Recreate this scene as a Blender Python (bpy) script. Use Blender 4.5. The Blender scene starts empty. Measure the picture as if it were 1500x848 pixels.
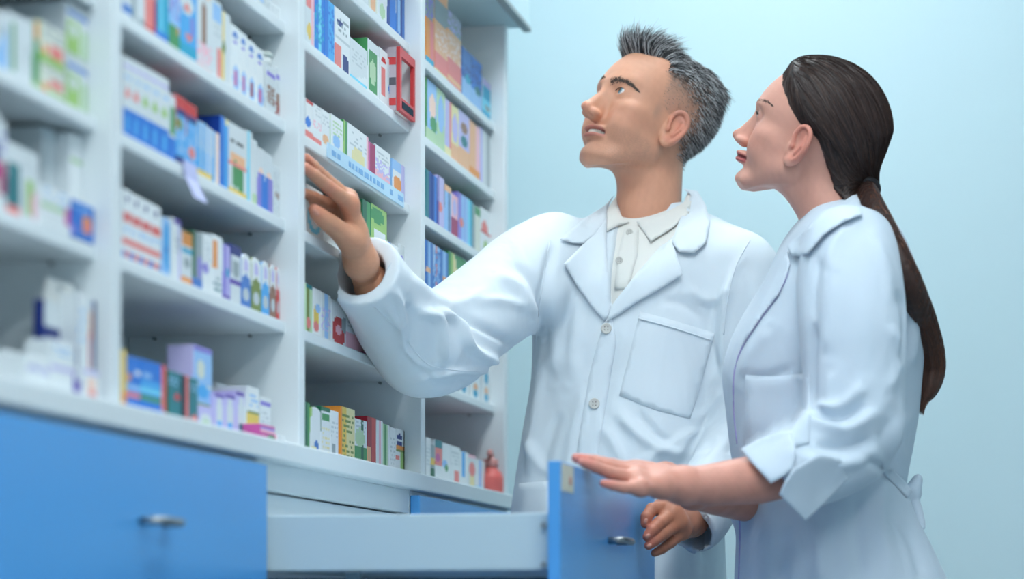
import bpy, bmesh, math, random
import numpy as np
from mathutils import Vector, Matrix
from mathutils.bvhtree import BVHTree
from mathutils.geometry import delaunay_2d_cdt

random.seed(7); np.random.seed(7)
SC = bpy.context.scene
COL = SC.collection

# ------------------------------------------------------------------ camera
FPX, VPX, HZN = 3300.0, 1490.0, 899.0      # focal length and vanishing point, in 1500x848 pixels
DSH, CZ = 0.96, 0.84                        # camera to shelf front plane, camera height
YAW = math.atan((VPX - 750.0) / FPX)
CAMP = np.array([DSH, 0.0, CZ])
CR = np.array([math.cos(YAW), math.sin(YAW), 0.0])
CF = np.array([-math.sin(YAW), math.cos(YAW), 0.0])
CU = np.array([0.0, 0.0, 1.0])
KP = FPX / math.cos(YAW)
cam_d = bpy.data.cameras.new('camera'); cam = bpy.data.objects.new('camera', cam_d); COL.objects.link(cam)
cam.location = CAMP; cam.rotation_euler = (math.pi / 2, 0, YAW)
cam_d.sensor_width = 36.0; cam_d.lens = 36.0 * FPX / 1500.0
cam_d.shift_y = (HZN - 424.0) / 1500.0
cam_d.clip_start = 0.05
cam_d.dof.use_dof = True; cam_d.dof.focus_distance = 3.52; cam_d.dof.aperture_fstop = 2.3
SC.camera = cam

# ------------------------------------------------------------------ world, exposure
wd = bpy.data.worlds.new('world'); SC.world = wd; wd.use_nodes = True
wd.node_tree.nodes['Background'].inputs[0].default_value = (0.70, 0.89, 1.0, 1)
wd.node_tree.nodes['Background'].inputs[1].default_value = 0.42
SC.view_settings.view_transform = 'Standard'; SC.view_settings.look = 'None'
SC.view_settings.exposure = 0.76; SC.view_settings.gamma = 1.0
SC.view_settings.use_curve_mapping = False

def W(px, py, z):
    """world point seen at a photo pixel, at depth z along the camera axis"""
    return CAMP + z * (CF + CR * ((px - 750.0) / FPX) + CU * ((HZN - py) / FPX))
def proj(P):
    P = np.asarray(P, float) - CAMP
    z = P @ CF
    return np.stack([750 + FPX * (P @ CR) / z, HZN - FPX * P[..., 2] / z, z], -1)
def yshelf(px, lat):
    """world Y of a point at lateral distance lat from the camera, standing at photo column px"""
    return (KP * lat / (VPX - px) - lat * math.sin(YAW)) / math.cos(YAW)

LED_ST = 11.5
LED_XY = [(0.75, 1.2), (0.75, 2.5), (0.45, 4.0), (2.2, 0.6), (2.2, -2.0), (0.75, -0.6), (2.2, -0.8)]
LED_NAMES = ['%s, %s' % (a, b) for a in () for b in ()] or ['over the worktop before the camera', 'over the worktop beside the woman', 'over the worktop near the back wall', 'over the aisle beside the camera', 'over the aisle by the entrance', 'over the worktop behind the camera', 'over the aisle behind the camera']

# ------------------------------------------------------------------ helpers
def s2l(c):
    return tuple(((v / 255) / 12.92 if v / 255 <= 0.04045 else ((v / 255 + 0.055) / 1.055) ** 2.4) for v in c)
def tag(o, label=None, cat=None, group=None, kind=None):
    if label: o['label'] = label
    if cat: o['category'] = cat
    if group: o['group'] = group
    if kind: o['kind'] = kind
    return o
def empty(name, loc, rz=0.0):
    o = bpy.data.objects.new(name, None); COL.objects.link(o)
    o.location = loc; o.rotation_euler = (0, 0, rz); o.empty_display_size = 0.05
    return o
def link(name, me, mat=None, parent=None, smooth=False):
    o = bpy.data.objects.new(name, me); COL.objects.link(o)
    if mat is not None:
        me.materials.clear(); me.materials.append(mat)
    if smooth:
        me.polygons.foreach_set('use_smooth', np.ones(len(me.polygons), bool))
    if parent is not None:
        o.parent = parent
        o.matrix_parent_inverse = Matrix.LocRotScale(parent.location, parent.rotation_euler, None).inverted()
    return o
def mesh(name, V, F):
    me = bpy.data.meshes.new(name)
    me.from_pydata([tuple(map(float, v)) for v in V], [], [tuple(map(int, f)) for f in F]); me.update()
    return me
def bm_obj(name, bm, mat, parent=None, smooth=False, bevel=0.0, seg=2):
    me = bpy.data.meshes.new(name); bmesh.ops.recalc_face_normals(bm, faces=bm.faces); bm.to_mesh(me); bm.free()
    o = link(name, me, mat, parent, smooth)
    if bevel > 0:
        m = o.modifiers.new('bevel', 'BEVEL'); m.width = bevel; m.segments = seg; m.limit_method = 'ANGLE'
    return o
def add_box(bm, x0, x1, y0, y1, z0, z1):
    vs = [bm.verts.new(p) for p in ((x0,y0,z0),(x1,y0,z0),(x1,y1,z0),(x0,y1,z0),(x0,y0,z1),(x1,y0,z1),(x1,y1,z1),(x0,y1,z1))]
    for f in ((0,3,2,1),(4,5,6,7),(0,1,5,4),(1,2,6,5),(2,3,7,6),(3,0,4,7)): bm.faces.new([vs[i] for i in f])
def box(name, x0, x1, y0, y1, z0, z1, mat, parent=None, bevel=0.0015):
    bm = bmesh.new(); add_box(bm, x0, x1, y0, y1, z0, z1)
    return bm_obj(name, bm, mat, parent, bevel=bevel)
def add_lathe(bm, prof, c=(0,0,0), n=20, axis='z'):
    rings = []
    for r, h in prof:
        ring = []
        for i in range(n):
            t = 2 * math.pi * i / n
            p = (r * math.cos(t), r * math.sin(t), h) if axis == 'z' else ((h, r * math.cos(t), r * math.sin(t)) if axis == 'x' else (r * math.cos(t), h, r * math.sin(t)))
            ring.append(bm.verts.new((p[0] + c[0], p[1] + c[1], p[2] + c[2])))
        rings.append(ring)
    for a, b in zip(rings, rings[1:]):
        for i in range(n): bm.faces.new((a[i], a[(i+1) % n], b[(i+1) % n], b[i]))
    bm.faces.new(rings[0][::-1]); bm.faces.new(rings[-1])
def add_tube(bm, pts, rads, n=10):
    pts = [Vector(p) for p in pts]
    if not hasattr(rads, '__len__'): rads = [rads] * len(pts)
    rings = []; up = Vector((0, 0, 1))
    for i, p in enumerate(pts):
        t = (pts[min(i+1, len(pts)-1)] - pts[max(i-1, 0)]).normalized()
        u = up if abs(t.dot(up)) < 0.95 else Vector((1, 0, 0))
        a = t.cross(u).normalized(); b = a.cross(t).normalized()
        rings.append([bm.verts.new(p + a * rads[i] * math.cos(2*math.pi*k/n) + b * rads[i] * math.sin(2*math.pi*k/n)) for k in range(n)])
    for q, r in zip(rings, rings[1:]):
        for i in range(n): bm.faces.new((q[i], q[(i+1) % n], r[(i+1) % n], r[i]))
    bm.faces.new(rings[0][::-1]); bm.faces.new(rings[-1])

# ------------------------------------------------------------------ materials
MATS = {}
def mat(name, col, rough=0.5, spec=0.5, noise=None, bump=None, metal=0.0, coat=0.0, sss=0.0):
    if name in MATS: return MATS[name]
    m = bpy.data.materials.new(name); m.use_nodes = True; nt = m.node_tree; b = nt.nodes['Principled BSDF']
    b.inputs['Base Color'].default_value = (*s2l(col), 1); b.inputs['Roughness'].default_value = rough
    b.inputs['Specular IOR Level'].default_value = spec; b.inputs['Metallic'].default_value = metal
    b.inputs['Coat Weight'].default_value = coat
    tc = nt.nodes.new('ShaderNodeTexCoord')
    if noise:
        sc, amt = noise
        n = nt.nodes.new('ShaderNodeTexNoise'); n.inputs['Scale'].default_value = sc; n.inputs['Detail'].default_value = 4
        nt.links.new(tc.outputs['Object'], n.inputs['Vector'])
        r = nt.nodes.new('ShaderNodeMapRange'); r.inputs['To Min'].default_value = 1 - amt; r.inputs['To Max'].default_value = 1 + amt
        nt.links.new(n.outputs['Fac'], r.inputs['Value'])
        mx = nt.nodes.new('ShaderNodeMix'); mx.data_type = 'RGBA'; mx.blend_type = 'MULTIPLY'; mx.inputs['Factor'].default_value = 1
        mx.inputs['A'].default_value = (*s2l(col), 1); nt.links.new(r.outputs['Result'], mx.inputs['B'])
        nt.links.new(mx.outputs['Result'], b.inputs['Base Color'])
    if bump:
        sc, st, di = bump
        n2 = nt.nodes.new('ShaderNodeTexNoise'); n2.inputs['Scale'].default_value = sc; n2.inputs['Detail'].default_value = 3
        nt.links.new(tc.outputs['Object'], n2.inputs['Vector'])
        bp = nt.nodes.new('ShaderNodeBump'); bp.inputs['Strength'].default_value = st; bp.inputs['Distance'].default_value = di
        nt.links.new(n2.outputs['Fac'], bp.inputs['Height']); nt.links.new(bp.outputs['Normal'], b.inputs['Normal'])
    MATS[name] = m
    return m
def attr_mat(name, rough=0.45, spec=0.4, sss=0.0, sss_r=(1, .35, .2), bump=None, coat=0.0):
    if name in MATS: return MATS[name]
    m = bpy.data.materials.new(name); m.use_nodes = True; nt = m.node_tree; b = nt.nodes['Principled BSDF']
    a = nt.nodes.new('ShaderNodeAttribute'); a.attribute_name = 'Col'
    nt.links.new(a.outputs['Color'], b.inputs['Base Color'])
    b.inputs['Roughness'].default_value = rough; b.inputs['Specular IOR Level'].default_value = spec
    b.inputs['Coat Weight'].default_value = coat
    if sss > 0:
        b.inputs['Subsurface Weight'].default_value = sss; b.inputs['Subsurface Radius'].default_value = sss_r
        b.inputs['Subsurface Scale'].default_value = 0.006
    if bump:
        sc, st, di = bump
        tc = nt.nodes.new('ShaderNodeTexCoord')
        n2 = nt.nodes.new('ShaderNodeTexNoise'); n2.inputs['Scale'].default_value = sc; n2.inputs['Detail'].default_value = 3
        nt.links.new(tc.outputs['Object'], n2.inputs['Vector'])
        bp = nt.nodes.new('ShaderNodeBump'); bp.inputs['Strength'].default_value = st; bp.inputs['Distance'].default_value = di
        nt.links.new(n2.outputs['Fac'], bp.inputs['Height']); nt.links.new(bp.outputs['Normal'], b.inputs['Normal'])
    MATS[name] = m
    return m
def emit(name, col, st):
    m = bpy.data.materials.new(name); m.use_nodes = True; nt = m.node_tree
    b = nt.nodes['Principled BSDF']; b.inputs['Base Color'].default_value = (*col, 1)
    b.inputs['Emission Color'].default_value = (*col, 1); b.inputs['Emission Strength'].default_value = st
    return m

M_WALL = mat('wall_paint', (206, 230, 237), 0.75, 0.2, noise=(3, 0.01), bump=(90, 0.05, 0.002))
M_CEIL = mat('ceiling_paint', (235, 240, 242), 0.8, 0.2)
M_FLOOR = mat('floor_tile', (128, 140, 148), 0.35, 0.4, noise=(6, 0.04))
M_SHELF = mat('white_laminate', (226, 234, 238), 0.42, 0.4, noise=(4, 0.008))
M_BLUE = mat('blue_gloss_front', (84, 166, 234), 0.30, 0.5, noise=(5, 0.01))
M_DRAWER = mat('drawer_metal_side', (196, 216, 224), 0.45, 0.4)
M_DARK = mat('dark_gap', (28, 50, 66), 0.7, 0.2)
M_CHROME = mat('brushed_steel', (158, 164, 168), 0.42, 0.5, metal=1.0)
M_CARTON = attr_mat('printed_carton', 0.4, 0.4)
# ------------------------------------------------------------------ the room
YB = 4.90; XR = 4.2; ZC = 2.95; XL = -0.46; YF = -3.0
tag(box('floor', XL - .1, XR, YF, YB + .1, -0.1, 0.0, M_FLOOR, bevel=0), kind='structure')
tag(box('wall_back', XL - .1, XR + .1, YB, YB + 0.1, 0, ZC, M_WALL, bevel=0), kind='structure')
tag(box('wall_left', XL - 0.1, XL, YF, YB, 0, ZC, M_WALL, bevel=0), kind='structure')
tag(box('wall_right', XR, XR + 0.1, YF, YB, 0, ZC, M_WALL, bevel=0), kind='structure')
tag(box('ceiling', XL - .1, XR + .1, YF, YB + .1, ZC, ZC + 0.1, M_CEIL, bevel=0), kind='structure')
tag(box('baseboard_back', XL, XR, YB - 0.015, YB, 0, 0.08, M_SHELF), kind='structure')
M_STRIP = emit('led_strip_light', (1.0, .98, .96), 7.0)
M_LED = emit('led_diffuser', (0.93, 0.985, 1.0), LED_ST)
k = 0
for x, y in LED_XY:
    r = empty('ceiling_light', (x, y, ZC))
    tag(r, 'square white ceiling light panel, ' + LED_NAMES[k], 'ceiling light', 'ceiling light panels'); k += 1
    bm = bmesh.new()
    for a in ((x-.3, x+.3, y-.3, y-.28), (x-.3, x+.3, y+.28, y+.3), (x-.3, x-.28, y-.28, y+.28), (x+.28, x+.3, y-.28, y+.28)):
        add_box(bm, *a, ZC - 0.035, ZC)
    bm_obj('light_frame', bm, M_SHELF, r)
    box('diffuser', x - .28, x + .28, y - .28, y + .28, ZC - 0.025, ZC - 0.012, M_LED, r, bevel=0)

# ------------------------------------------------------------------ the shelving unit
def H(h): return CZ + h
UY = [1.675] + [yshelf(p, DSH) for p in (178, 447, 623, 744)]     # far faces of the uprights
UT = 0.026                                                         # upright thickness
UY.insert(0, 1.03)
LV = [0.385, 0.525, 0.660, 0.795, 0.926, 1.06]                     # undersides of the shelves above the camera
ST = 0.016
CT0, CT1 = 0.200, 0.228                                            # worktop
XB = -0.25; XC = -0.44
TOP = 1.135
unit = empty('shelving_unit', (0, UY[1], 0))
tag(unit, 'tall white open shelving unit filled with rows of medicine cartons', 'shelving unit')
box('back_panel', XB - 0.012, XB, UY[0], UY[-1], H(CT1), H(TOP), M_SHELF, unit)
for y in UY:
    box('upright', XB, 0.0, y - UT, y, H(CT1), H(TOP), M_SHELF, unit, bevel=0.002)
shelf_me = {}
for i in range(len(UY) - 1):
    y0, y1 = UY[i], UY[i + 1] - UT
    for h in (LV if i < 4 else LV[:-1]):
        sh = box('shelf', XB, -0.020, y0, y1, H(h), H(h) + ST, M_SHELF, unit, bevel=0.002)
        # steel shelf pins under the board, on the far upright
        for xx in (-0.07, -0.21):
            bm = bmesh.new(); add_lathe(bm, [(0.0024, 0), (0.0024, 0.006)], (xx, y1 - 0.006, H(h) - 0.0026), 10, 'y')
            bm_obj('shelf_pin', bm, M_CHROME, sh)
# cornice above, standing a little proud
CNX = DSH - 0.918
bm = bmesh.new(); add_box(bm, XC, CNX, UY[0], UY[-1] + 0.006, H(TOP - 0.004), H(TOP + 0.26))
bm_obj('cornice', bm, M_WALL, unit, bevel=0.003)
bm = bmesh.new(); add_box(bm, CNX - 0.012, CNX + 0.003, UY[0], UY[-1] + 0.008, H(TOP - 0.012), H(TOP - 0.004))
bm_obj('cornice_edge_strip', bm, mat('grey_edge', (150, 165, 170), 0.5), unit)

for i in range(1, len(UY) - 1):
    box('led_strip', -0.045, -0.028, UY[i] + .03, UY[i + 1] - UT - (.03 if i < len(UY) - 2 else .24), H(TOP) - 0.010, H(TOP) - 0.004, M_STRIP, unit, bevel=0)
# worktop
box_w = box('worktop', XC - 0.01, 0.018, UY[0], UY[-1] + 0.01, H(CT0), H(CT1), M_SHELF, bevel=0.003)
tag(box_w, 'long white worktop between the shelving and the blue drawers', 'worktop')

# ------------------------------------------------------------------ drawer cabinets below
DW = 0.750
y_open0 = yshelf(374, DSH)
FT = 0.016
def drawer(name, y0, y1, out, label, group=None, ztop=CT0 - 0.008, zbot=-0.07):
    """a drawer whose front stands at x = out + FT when pulled out by out"""
    d = empty(name, (out, y0, H(zbot)))
    tag(d, label, 'drawer', group)
    fr = box('drawer_front', out, out + FT, y0, y1, H(zbot), H(ztop), M_BLUE, d, bevel=0.0012)
    yc = (y0 + y1) / 2
    hd = (CT0 - 0.006 + (-0.07)) / 2 + 0.045
    hz = zbot + (ztop - zbot) * 0.66
    bm = bmesh.new()
    w = 0.035
    add_tube(bm, [(out + FT - .001, yc - w, H(hz)), (out + FT + 0.018, yc - w, H(hz)), (out + FT + 0.022, yc - w + .004, H(hz)),
                  (out + FT + 0.022, yc + w - .004, H(hz)), (out + FT + 0.018, yc + w, H(hz)), (out + FT - .001, yc + w, H(hz))], 0.005, 10)
    bm_obj('handle', bm, M_CHROME, fr, smooth=True)
    xb = out - 0.41
    zs = 0.128
    box('side_panel', xb, out, y0 + 0.028, y0 + 0.040, H(0.055), H(zs), M_DRAWER, d, bevel=0.002)
    box('side_panel', xb, out, y1 - 0.040, y1 - 0.028, H(0.055), H(zs), M_DRAWER, d, bevel=0.002)
    box('back_panel', xb, xb + 0.012, y0 + 0.02, y1 - 0.03, H(0.04), H(0.160), M_SHELF, d, bevel=0.001)
    box('bottom_panel', xb, out, y0 + 0.04, y1 - 0.04, H(0.055), H(0.067), M_DRAWER, d, bevel=0.001)
    return d

yA = y_open0
DO = 0.385
d_open = drawer('drawer', yA + 0.003, yA + 0.757, DO, 'blue fronted drawer pulled far open, under the woman\'s hands')
d_left = drawer('drawer', yA - 0.790, yA, 0.0, 'closed glossy blue drawer with steel handle, nearest at the left', 'closed blue drawers')
d_far = drawer('drawer', yA + 0.757 + 0.004, UY[-1] - 0.002, 0.0, 'closed blue drawer beyond the open one, below the far bay', 'closed blue drawers')
d_near = drawer('drawer', yA - 1.553, yA - 0.793, 0.0, 'closed blue drawer before the nearest one, mostly outside the picture', 'closed blue drawers')
# a white paper sticker and the runners of the open drawer
st = box('sticker', DO + FT, DO + FT + 0.0012, yA + 0.010, yA + 0.085, H(0.155), H(0.1895), mat('sticker_paper', (226, 222, 205), 0.6), d_open, bevel=0.0004)
bm = bmesh.new(); add_lathe(bm, [(0.006, 0), (0.006, 0.0008)], (DO + FT + 0.0012, yA + 0.062, H(0.170)), 14, 'x')
bm_obj('sticker_print', bm, mat('sticker_red', (196, 120, 100), 0.6), st)
for zz in (0.040,):
    box('runner', -0.02, DO - 0.002, yA + 0.022, yA + 0.030, H(0.030), H(0.046), M_DARK, d_open, bevel=0.001)
    box('runner', -0.02, DO - 0.002, yA + 0.727, yA + 0.735, H(0.030), H(0.046), M_DARK, d_open, bevel=0.001)
    box('runner_clip', 0.116, 0.136, yA + 0.016, yA + 0.028, H(0.030), H(0.054), mat('clip_grey', (60, 84, 96), 0.5), d_open)
for zz in (0.062, 0.112):
    bm = bmesh.new(); add_lathe(bm, [(0.004, 0), (0.004, 0.004)], (DO - 0.010, yA + 0.0245, H(zz)), 12, 'y')
    bm_obj('screw', bm, M_CHROME, d_open)
cab = empty('cabinet', (0, UY[1], 0))
tag(cab, 'white base cabinet that carries the blue drawers under the worktop', 'cabinet')
yN, yE = yA - 1.556, UY[-1]
for y in (yN, yA - 0.7925, yA - 0.002, yA + 0.757, yE - 0.018):
    box('partition', XC, -0.001, y - 0.0, y + 0.018, 0.0, H(CT0), M_SHELF, cab, bevel=0.001)
box('back_panel', XC - 0.01, XC, yN, yE, 0.0, H(CT0), M_SHELF, cab)
box('top_rail', -0.03, -0.002, yN, yE, H(CT0 - 0.037), H(CT0), M_SHELF, cab, bevel=0.001)
box('plinth', -0.05, -0.03, yN, yE, 0.0, 0.09, M_SHELF, cab)
n = 0
for zb, zt in ((-0.41, -0.076), (-0.745, -0.416)):
    for j, (ya, yb) in enumerate(((yN, yA - 0.793), (yA - 0.790, yA), (yA + 0.003, yA + 0.757), (yA + 0.761, UY[-1] - 0.002))):
        c = box('lower_drawer', 0.0, FT, ya, yb, H(zb), H(zt), M_BLUE, bevel=0.0012)
        tag(c, 'closed lower blue drawer, %s row, %s column, below the frame' % (('middle', 'bottom')[n], ('first', 'second', 'third', 'fourth')[j]), 'drawer', 'lower blue drawers')
        bm = bmesh.new(); yc = (ya + yb) / 2; hz = H(zb + (zt - zb) * .6)
        add_tube(bm, [(FT - .001, yc - .035, hz), (FT + .02, yc - .034, hz), (FT + .02, yc + .034, hz), (FT - .001, yc + .035, hz)], 0.005, 8)
        bm_obj('handle', bm, M_CHROME, c, smooth=True)
    n += 1
# ------------------------------------------------------------------ cartons on the shelves
PAL = dict(w=(216,224,228), W=(230,236,239), c=(222,226,214), b=(30,120,215), B=(16,60,150), n=(24,44,120), s=(70,170,235), t=(20,165,205), T=(30,120,130),
           l=(150,195,240), p=(140,130,215), P=(96,70,170), v=(196,190,235), r=(205,60,60), R=(160,30,50), k=(235,130,125), m=(205,90,160), M=(165,40,95), i=(245,190,205),
           o=(236,150,60), O=(240,185,140), y=(232,200,90), Y=(235,225,170), g=(70,150,90), G=(25,100,70), L=(160,200,110), e=(185,215,175), d=(50,60,70), z=(150,165,170),
           x=(195,205,210), u=(150,110,90), a=(120,215,240), f=(60,120,200), j=(90,70,60), q=(250,215,200), h=(120,140,60))
NAMES = {}
def carton_mesh(y0, y1, z0, z1, xf, depth, spec, side='w', top='w', hump=0.0):
    """closed carton with a printed front (a grid of small coloured quads); spec is a list of paint commands in the unit square"""
    nu, nv = 10, 22
    w, h = y1 - y0, z1 - z0
    C = np.empty((nv, nu, 3)); C[:] = s2l(PAL[spec[0]])
    uu, vv = np.meshgrid((np.arange(nu) + .5) / nu, (np.arange(nv) + .5) / nv)
    rs = np.random.RandomState(int(abs(y0 * 9973 + z0 * 7919) * 1000) % 100000)
    for s in spec[1:]:
        k = s[0]
        col = np.array(s2l(PAL[s[1]]))
        if k == 'b': m = (vv >= s[2]) & (vv < s[3])                                                # band
        elif k == 'v': m = (uu >= s[2]) & (uu < s[3])                                              # upright stripe
        elif k == 'R': m = (uu >= s[2]) & (uu < s[3]) & (vv >= s[4]) & (vv < s[5])                 # rectangle
        elif k == 'E': m = ((uu - s[2]) / s[4]) ** 2 + ((vv - s[3]) / s[5]) ** 2 < 1               # ellipse
        elif k == 'T': m = (uu > .12) & (uu < .88) & (vv >= s[2]) & (vv < s[3]) & (rs.rand(nv, nu) < .55) & ((np.arange(nv) % 2 == 0)[:, None])   # lines of small print
        elif k == 'D': m = (vv >= s[2]) & (vv < s[3]) & (rs.rand(nv, nu) < .4)                      # speckled print
        elif k == 'G': m = (vv - s[2]) > (uu - .5) * s[3]                                            # slanted field
        C[m] = col
    V = []; F = []; FC = []
    ys = np.linspace(y0, y1, nu + 1); 
    for j in range(nv + 1):
        for i in range(nu + 1):
            zt = z1 + (hump * h * (math.sin(math.pi * i / nu) ** .6 if 0 < i < nu else 0.0))
            V.append((xf, ys[i], z0 + (zt - z0) * j / nv))
    for j in range(nv):
        for i in range(nu):
            a = j * (nu + 1) + i
            F.append((a, a + 1, a + nu + 2, a + nu + 1)); FC.append(C[j, i])
    n0 = len(V); xb = xf - depth
    for j in (0, nv):
        for i in range(nu + 1): V.append((xb, V[j * (nu + 1) + i][1], V[j * (nu + 1) + i][2]))
    sc, tcl = np.array(s2l(PAL[side])), np.array(s2l(PAL[top]))
    tp = nv * (nu + 1)
    for i in range(nu):
        F.append((n0 + i, n0 + i + 1, i + 1, i)); FC.append(sc)                                   # bottom
        F.append((tp + i, tp + i + 1, n0 + nu + 2 + i, n0 + nu + 1 + i)); FC.append(tcl)            # top
    lf = [j * (nu + 1) for j in range(nv + 1)]; rt = [j * (nu + 1) + nu for j in range(nv + 1)]
    F.append(tuple(lf) + (n0 + nu + 1, n0)); FC.append(sc)
    F.append(tuple(rt[::-1]) + (n0 + nu, n0 + 2 * nu + 1)); FC.append(sc)
    F.append((n0, n0 + nu + 1) + tuple(n0 + nu + 2 + i for i in range(nu)) + tuple(n0 + nu - i for i in range(nu))); FC.append(sc)
    me = mesh('carton', V, F)
    at = me.color_attributes.new('Col', 'FLOAT_COLOR', 'CORNER')
    buf = np.ones((len(me.loops), 4), np.float32); k = 0
    for f, c in zip(F, FC):
        buf[k:k + len(f), :3] = c; k += len(f)
    at.data.foreach_set('color', buf.ravel())
    return me
def carton(level, px0, px1, ytop, spec, label, group=None, side='w', top='w', back=0.008, depth=0.075, hump=0.0, base=None, name='carton', cat='carton'):
    """a carton standing on a shelf; px0, px1 its two front corners, ytop its near top corner, back its distance behind the shelf edge"""
    lat = DSH + 0.020 + back
    g = 0.0006
    y0, y1 = yshelf(px0, lat) + g, yshelf(px1, lat) - g
    zc = KP * lat / (VPX - px0)
    z0 = H(SHZ[level] if base is None else base) + 0.0005
    z1 = CZ + (HZN - ytop) * zc / FPX
    z1 = min(z1, H(CEILZ[level]) - 0.006)
    b_ = 1 + sum((px0 + px1) / 2 > e for e in (178, 447, 623))
    lo_, hi_ = UY[b_] + .001, UY[b_ + 1] - UT - .001
    if y1 > hi_: y0, y1 = (y0 if hi_ - y0 > .009 else hi_ - .009), hi_
    if y0 < lo_: y0, y1 = lo_, max(y1, lo_ + .006)
    y0 = min(y0, y1 - .006)
    depth = min(depth, -0.020 - back - XB - .004)
    me = carton_mesh(y0, y1, z0, z1, -0.020 - back, depth, spec, side, top, hump)
    o = link(name, me, M_CARTON)
    m = o.modifiers.new('bevel', 'BEVEL'); m.width = 0.0009; m.segments = 1; m.limit_method = 'ANGLE'; m.angle_limit = 0.9
    tag(o, label, cat, group)
    return o, z1 - CZ
SHZ = {0: CT1}; CEILZ = {0: LV[0]}
for i_, h_ in enumerate(LV):
    SHZ[i_ + 1] = h_ + ST; CEILZ[i_ + 1] = LV[i_ + 1] if i_ + 1 < len(LV) else TOP
CEILZ[5.5] = TOP - .010; SHZ[5.5] = SHZ[5]
def row(lv, group, items):
    for it in items:
        kw = it[6] if len(it) > 6 else {}
        carton(lv, it[0], it[1], it[2], it[3], it[4], group, *( [it[5]] if len(it) > 5 and it[5] else []), **kw)

# ---- nearest bay, left edge of the picture
G0 = 'cartons in the nearest bay'
row(2, G0, [
 (-34, -12, 0, ['W', ('b','l',0,.4), ('T','z',.5,.8)], 'white carton with pale blue base, cut off by the left edge of the picture'),
 (-12, 12, 10, ['l', ('G','w',.5,.8), ('T','z',.6,.9)], 'pale blue and white carton leftmost on the upper shelf of the nearest bay'),
 (12, 27, 15, ['w', ('v','g',.35,.75), ('b','w',.85,1), ('b','w',0,.1)], 'white carton with one green stripe on the upper shelf of the nearest bay'),
 (27, 48, 22, ['w', ('T','x',.3,.6)], 'plain white carton left of the green and orange one, nearest bay'),
 (48, 58, 27, ['g', ('R','o',.3,1,.72,1), ('b','L',0,.1)], 'green carton spine with an orange top, nearest bay'),
])
_, zm = carton(2, 58, 96, 88, ['c', ('b','L',.0,.25), ('R','k',.45,.95,.3,.6), ('E','o',.2,.22,.12,.14), ('T','z',.65,.95)], 'white green carton with an orange dot, lower of the pair in the nearest bay', G0, 'e')
carton(2, 58, 96, 28, ['c', ('b','L',.0,.25), ('R','k',.45,.95,.25,.55), ('E','o',.2,.35,.12,.14), ('T','z',.6,.95)], 'white green carton with an orange dot, upper of the pair in the nearest bay', G0, 'e', base=zm)
_, zm = carton(2, 98, 142, 78, ['w', ('R','L',.05,.6,.05,.68), ('E','w',.3,.5,.16,.12), ('R','e',.75,1,.05,.6), ('b','f',.78,.86)], 'pale green carton at the bottom of its stack beside the first upright', G0, 'x')
carton(2, 98, 142, 0, ['w', ('R','L',.05,.6,.05,.68), ('E','w',.3,.5,.16,.12), ('R','e',.75,1,.05,.6), ('b','f',.78,.86)], 'pale green carton stacked uppermost beside the first upright', G0, 'x', base=zm)
row(1, G0, [
 (-30, 0, 150, ['w', ('b','m',.3,.5), ('b','n',.5,.7)], 'white carton with magenta and navy bands at the left edge of the picture'),
 (0, 10, 175, ['w', ('b','M',.2,.55), ('T','p',.6,.9)], 'white carton with a wine red band, leftmost on the middle shelf'),
 (10, 30, 205, ['w', ('b','T',.12,.72), ('b','k',0,.12)], 'white carton with dark teal panel and red foot'),
 (30, 57, 215, ['w', ('R','L',.3,.75,.1,.6), ('E','i',.75,.25,.2,.2), ('T','x',.7,.95)], 'white carton with green leaf print and pink dot, nearest bay'),
 (62, 82, 178, ['w', ('v','x',0,.45)], 'big plain pale grey carton at the back of the nearest bay', 'x', dict(back=0.030, depth=0.1)),
 (102, 121, 186, ['W', ('b','e',.72,.78)], 'tall white carton with a thin green line beside the first upright', 'w', dict(back=0.014, depth=.1)),
 (60, 104, 268, ['W', ('b','e',.45,.6), ('T','l',.65,.95), ('E','m',.92,.45,.12,.25)], 'low white carton in front of the big grey one', 'w', dict(back=0.002, depth=0.026)),
 (104, 147, 290, ['b', ('E','o',.7,.45,.25,.25), ('E','k',.75,.4,.12,.15), ('T','l',.7,.92), ('E','p',.1,.2,.1,.15)], 'bright blue carton with an orange emblem by the first upright', 'B', dict(back=0.001, depth=0.011)),
])
o_, t_ = carton(0, 64, 112, 437, ['n', ('b','w',.74,1), ('T','f',.76,.84), ('E','B',.5,.35,.3,.15)], 'navy hanging carton with a white punched top, nearest bay', G0, 'n', back=0.018, depth=0.012)
# its hang tab with a punched hole
lat = DSH + 0.038; ya_, yb_ = yshelf(64, lat), yshelf(112, lat); yc_ = (ya_ + yb_) / 2; hw = (yb_ - ya_) / 2
bm = bmesh.new(); zt = H(t_); pts = []
outer = [(-hw * .98, 0), (hw * .98, 0), (hw * .8, .024), (-hw * .8, .024)]
n_ = 16; inner = [(hw * .16 * math.cos(2*math.pi*i/n_), .014 + .0045 * math.sin(2*math.pi*i/n_)) for i in range(n_)]
V2 = outer + inner; E2 = [(i, (i+1) % 4) for i in range(4)] + [(4+i, 4+(i+1) % n_) for i in range(n_)]
r_ = delaunay_2d_cdt([Vector(p) for p in V2], E2, [list(range(4)), list(range(4, 4+n_))], 0, 1e-6)
fs = [f for f in r_[2] if not all(v >= 4 for v in f)]
for x_ in (-0.038, -0.0395):
    vs = [bm.verts.new((x_, yc_ + p[0], zt + p[1])) for p in r_[0]]
    for f in fs:
        try: bm.faces.new([vs[i] for i in f])
        except ValueError: pass
bm_obj('hang_tab', bm, mat('tab_card', (222, 224, 222), 0.5), o_)
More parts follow.
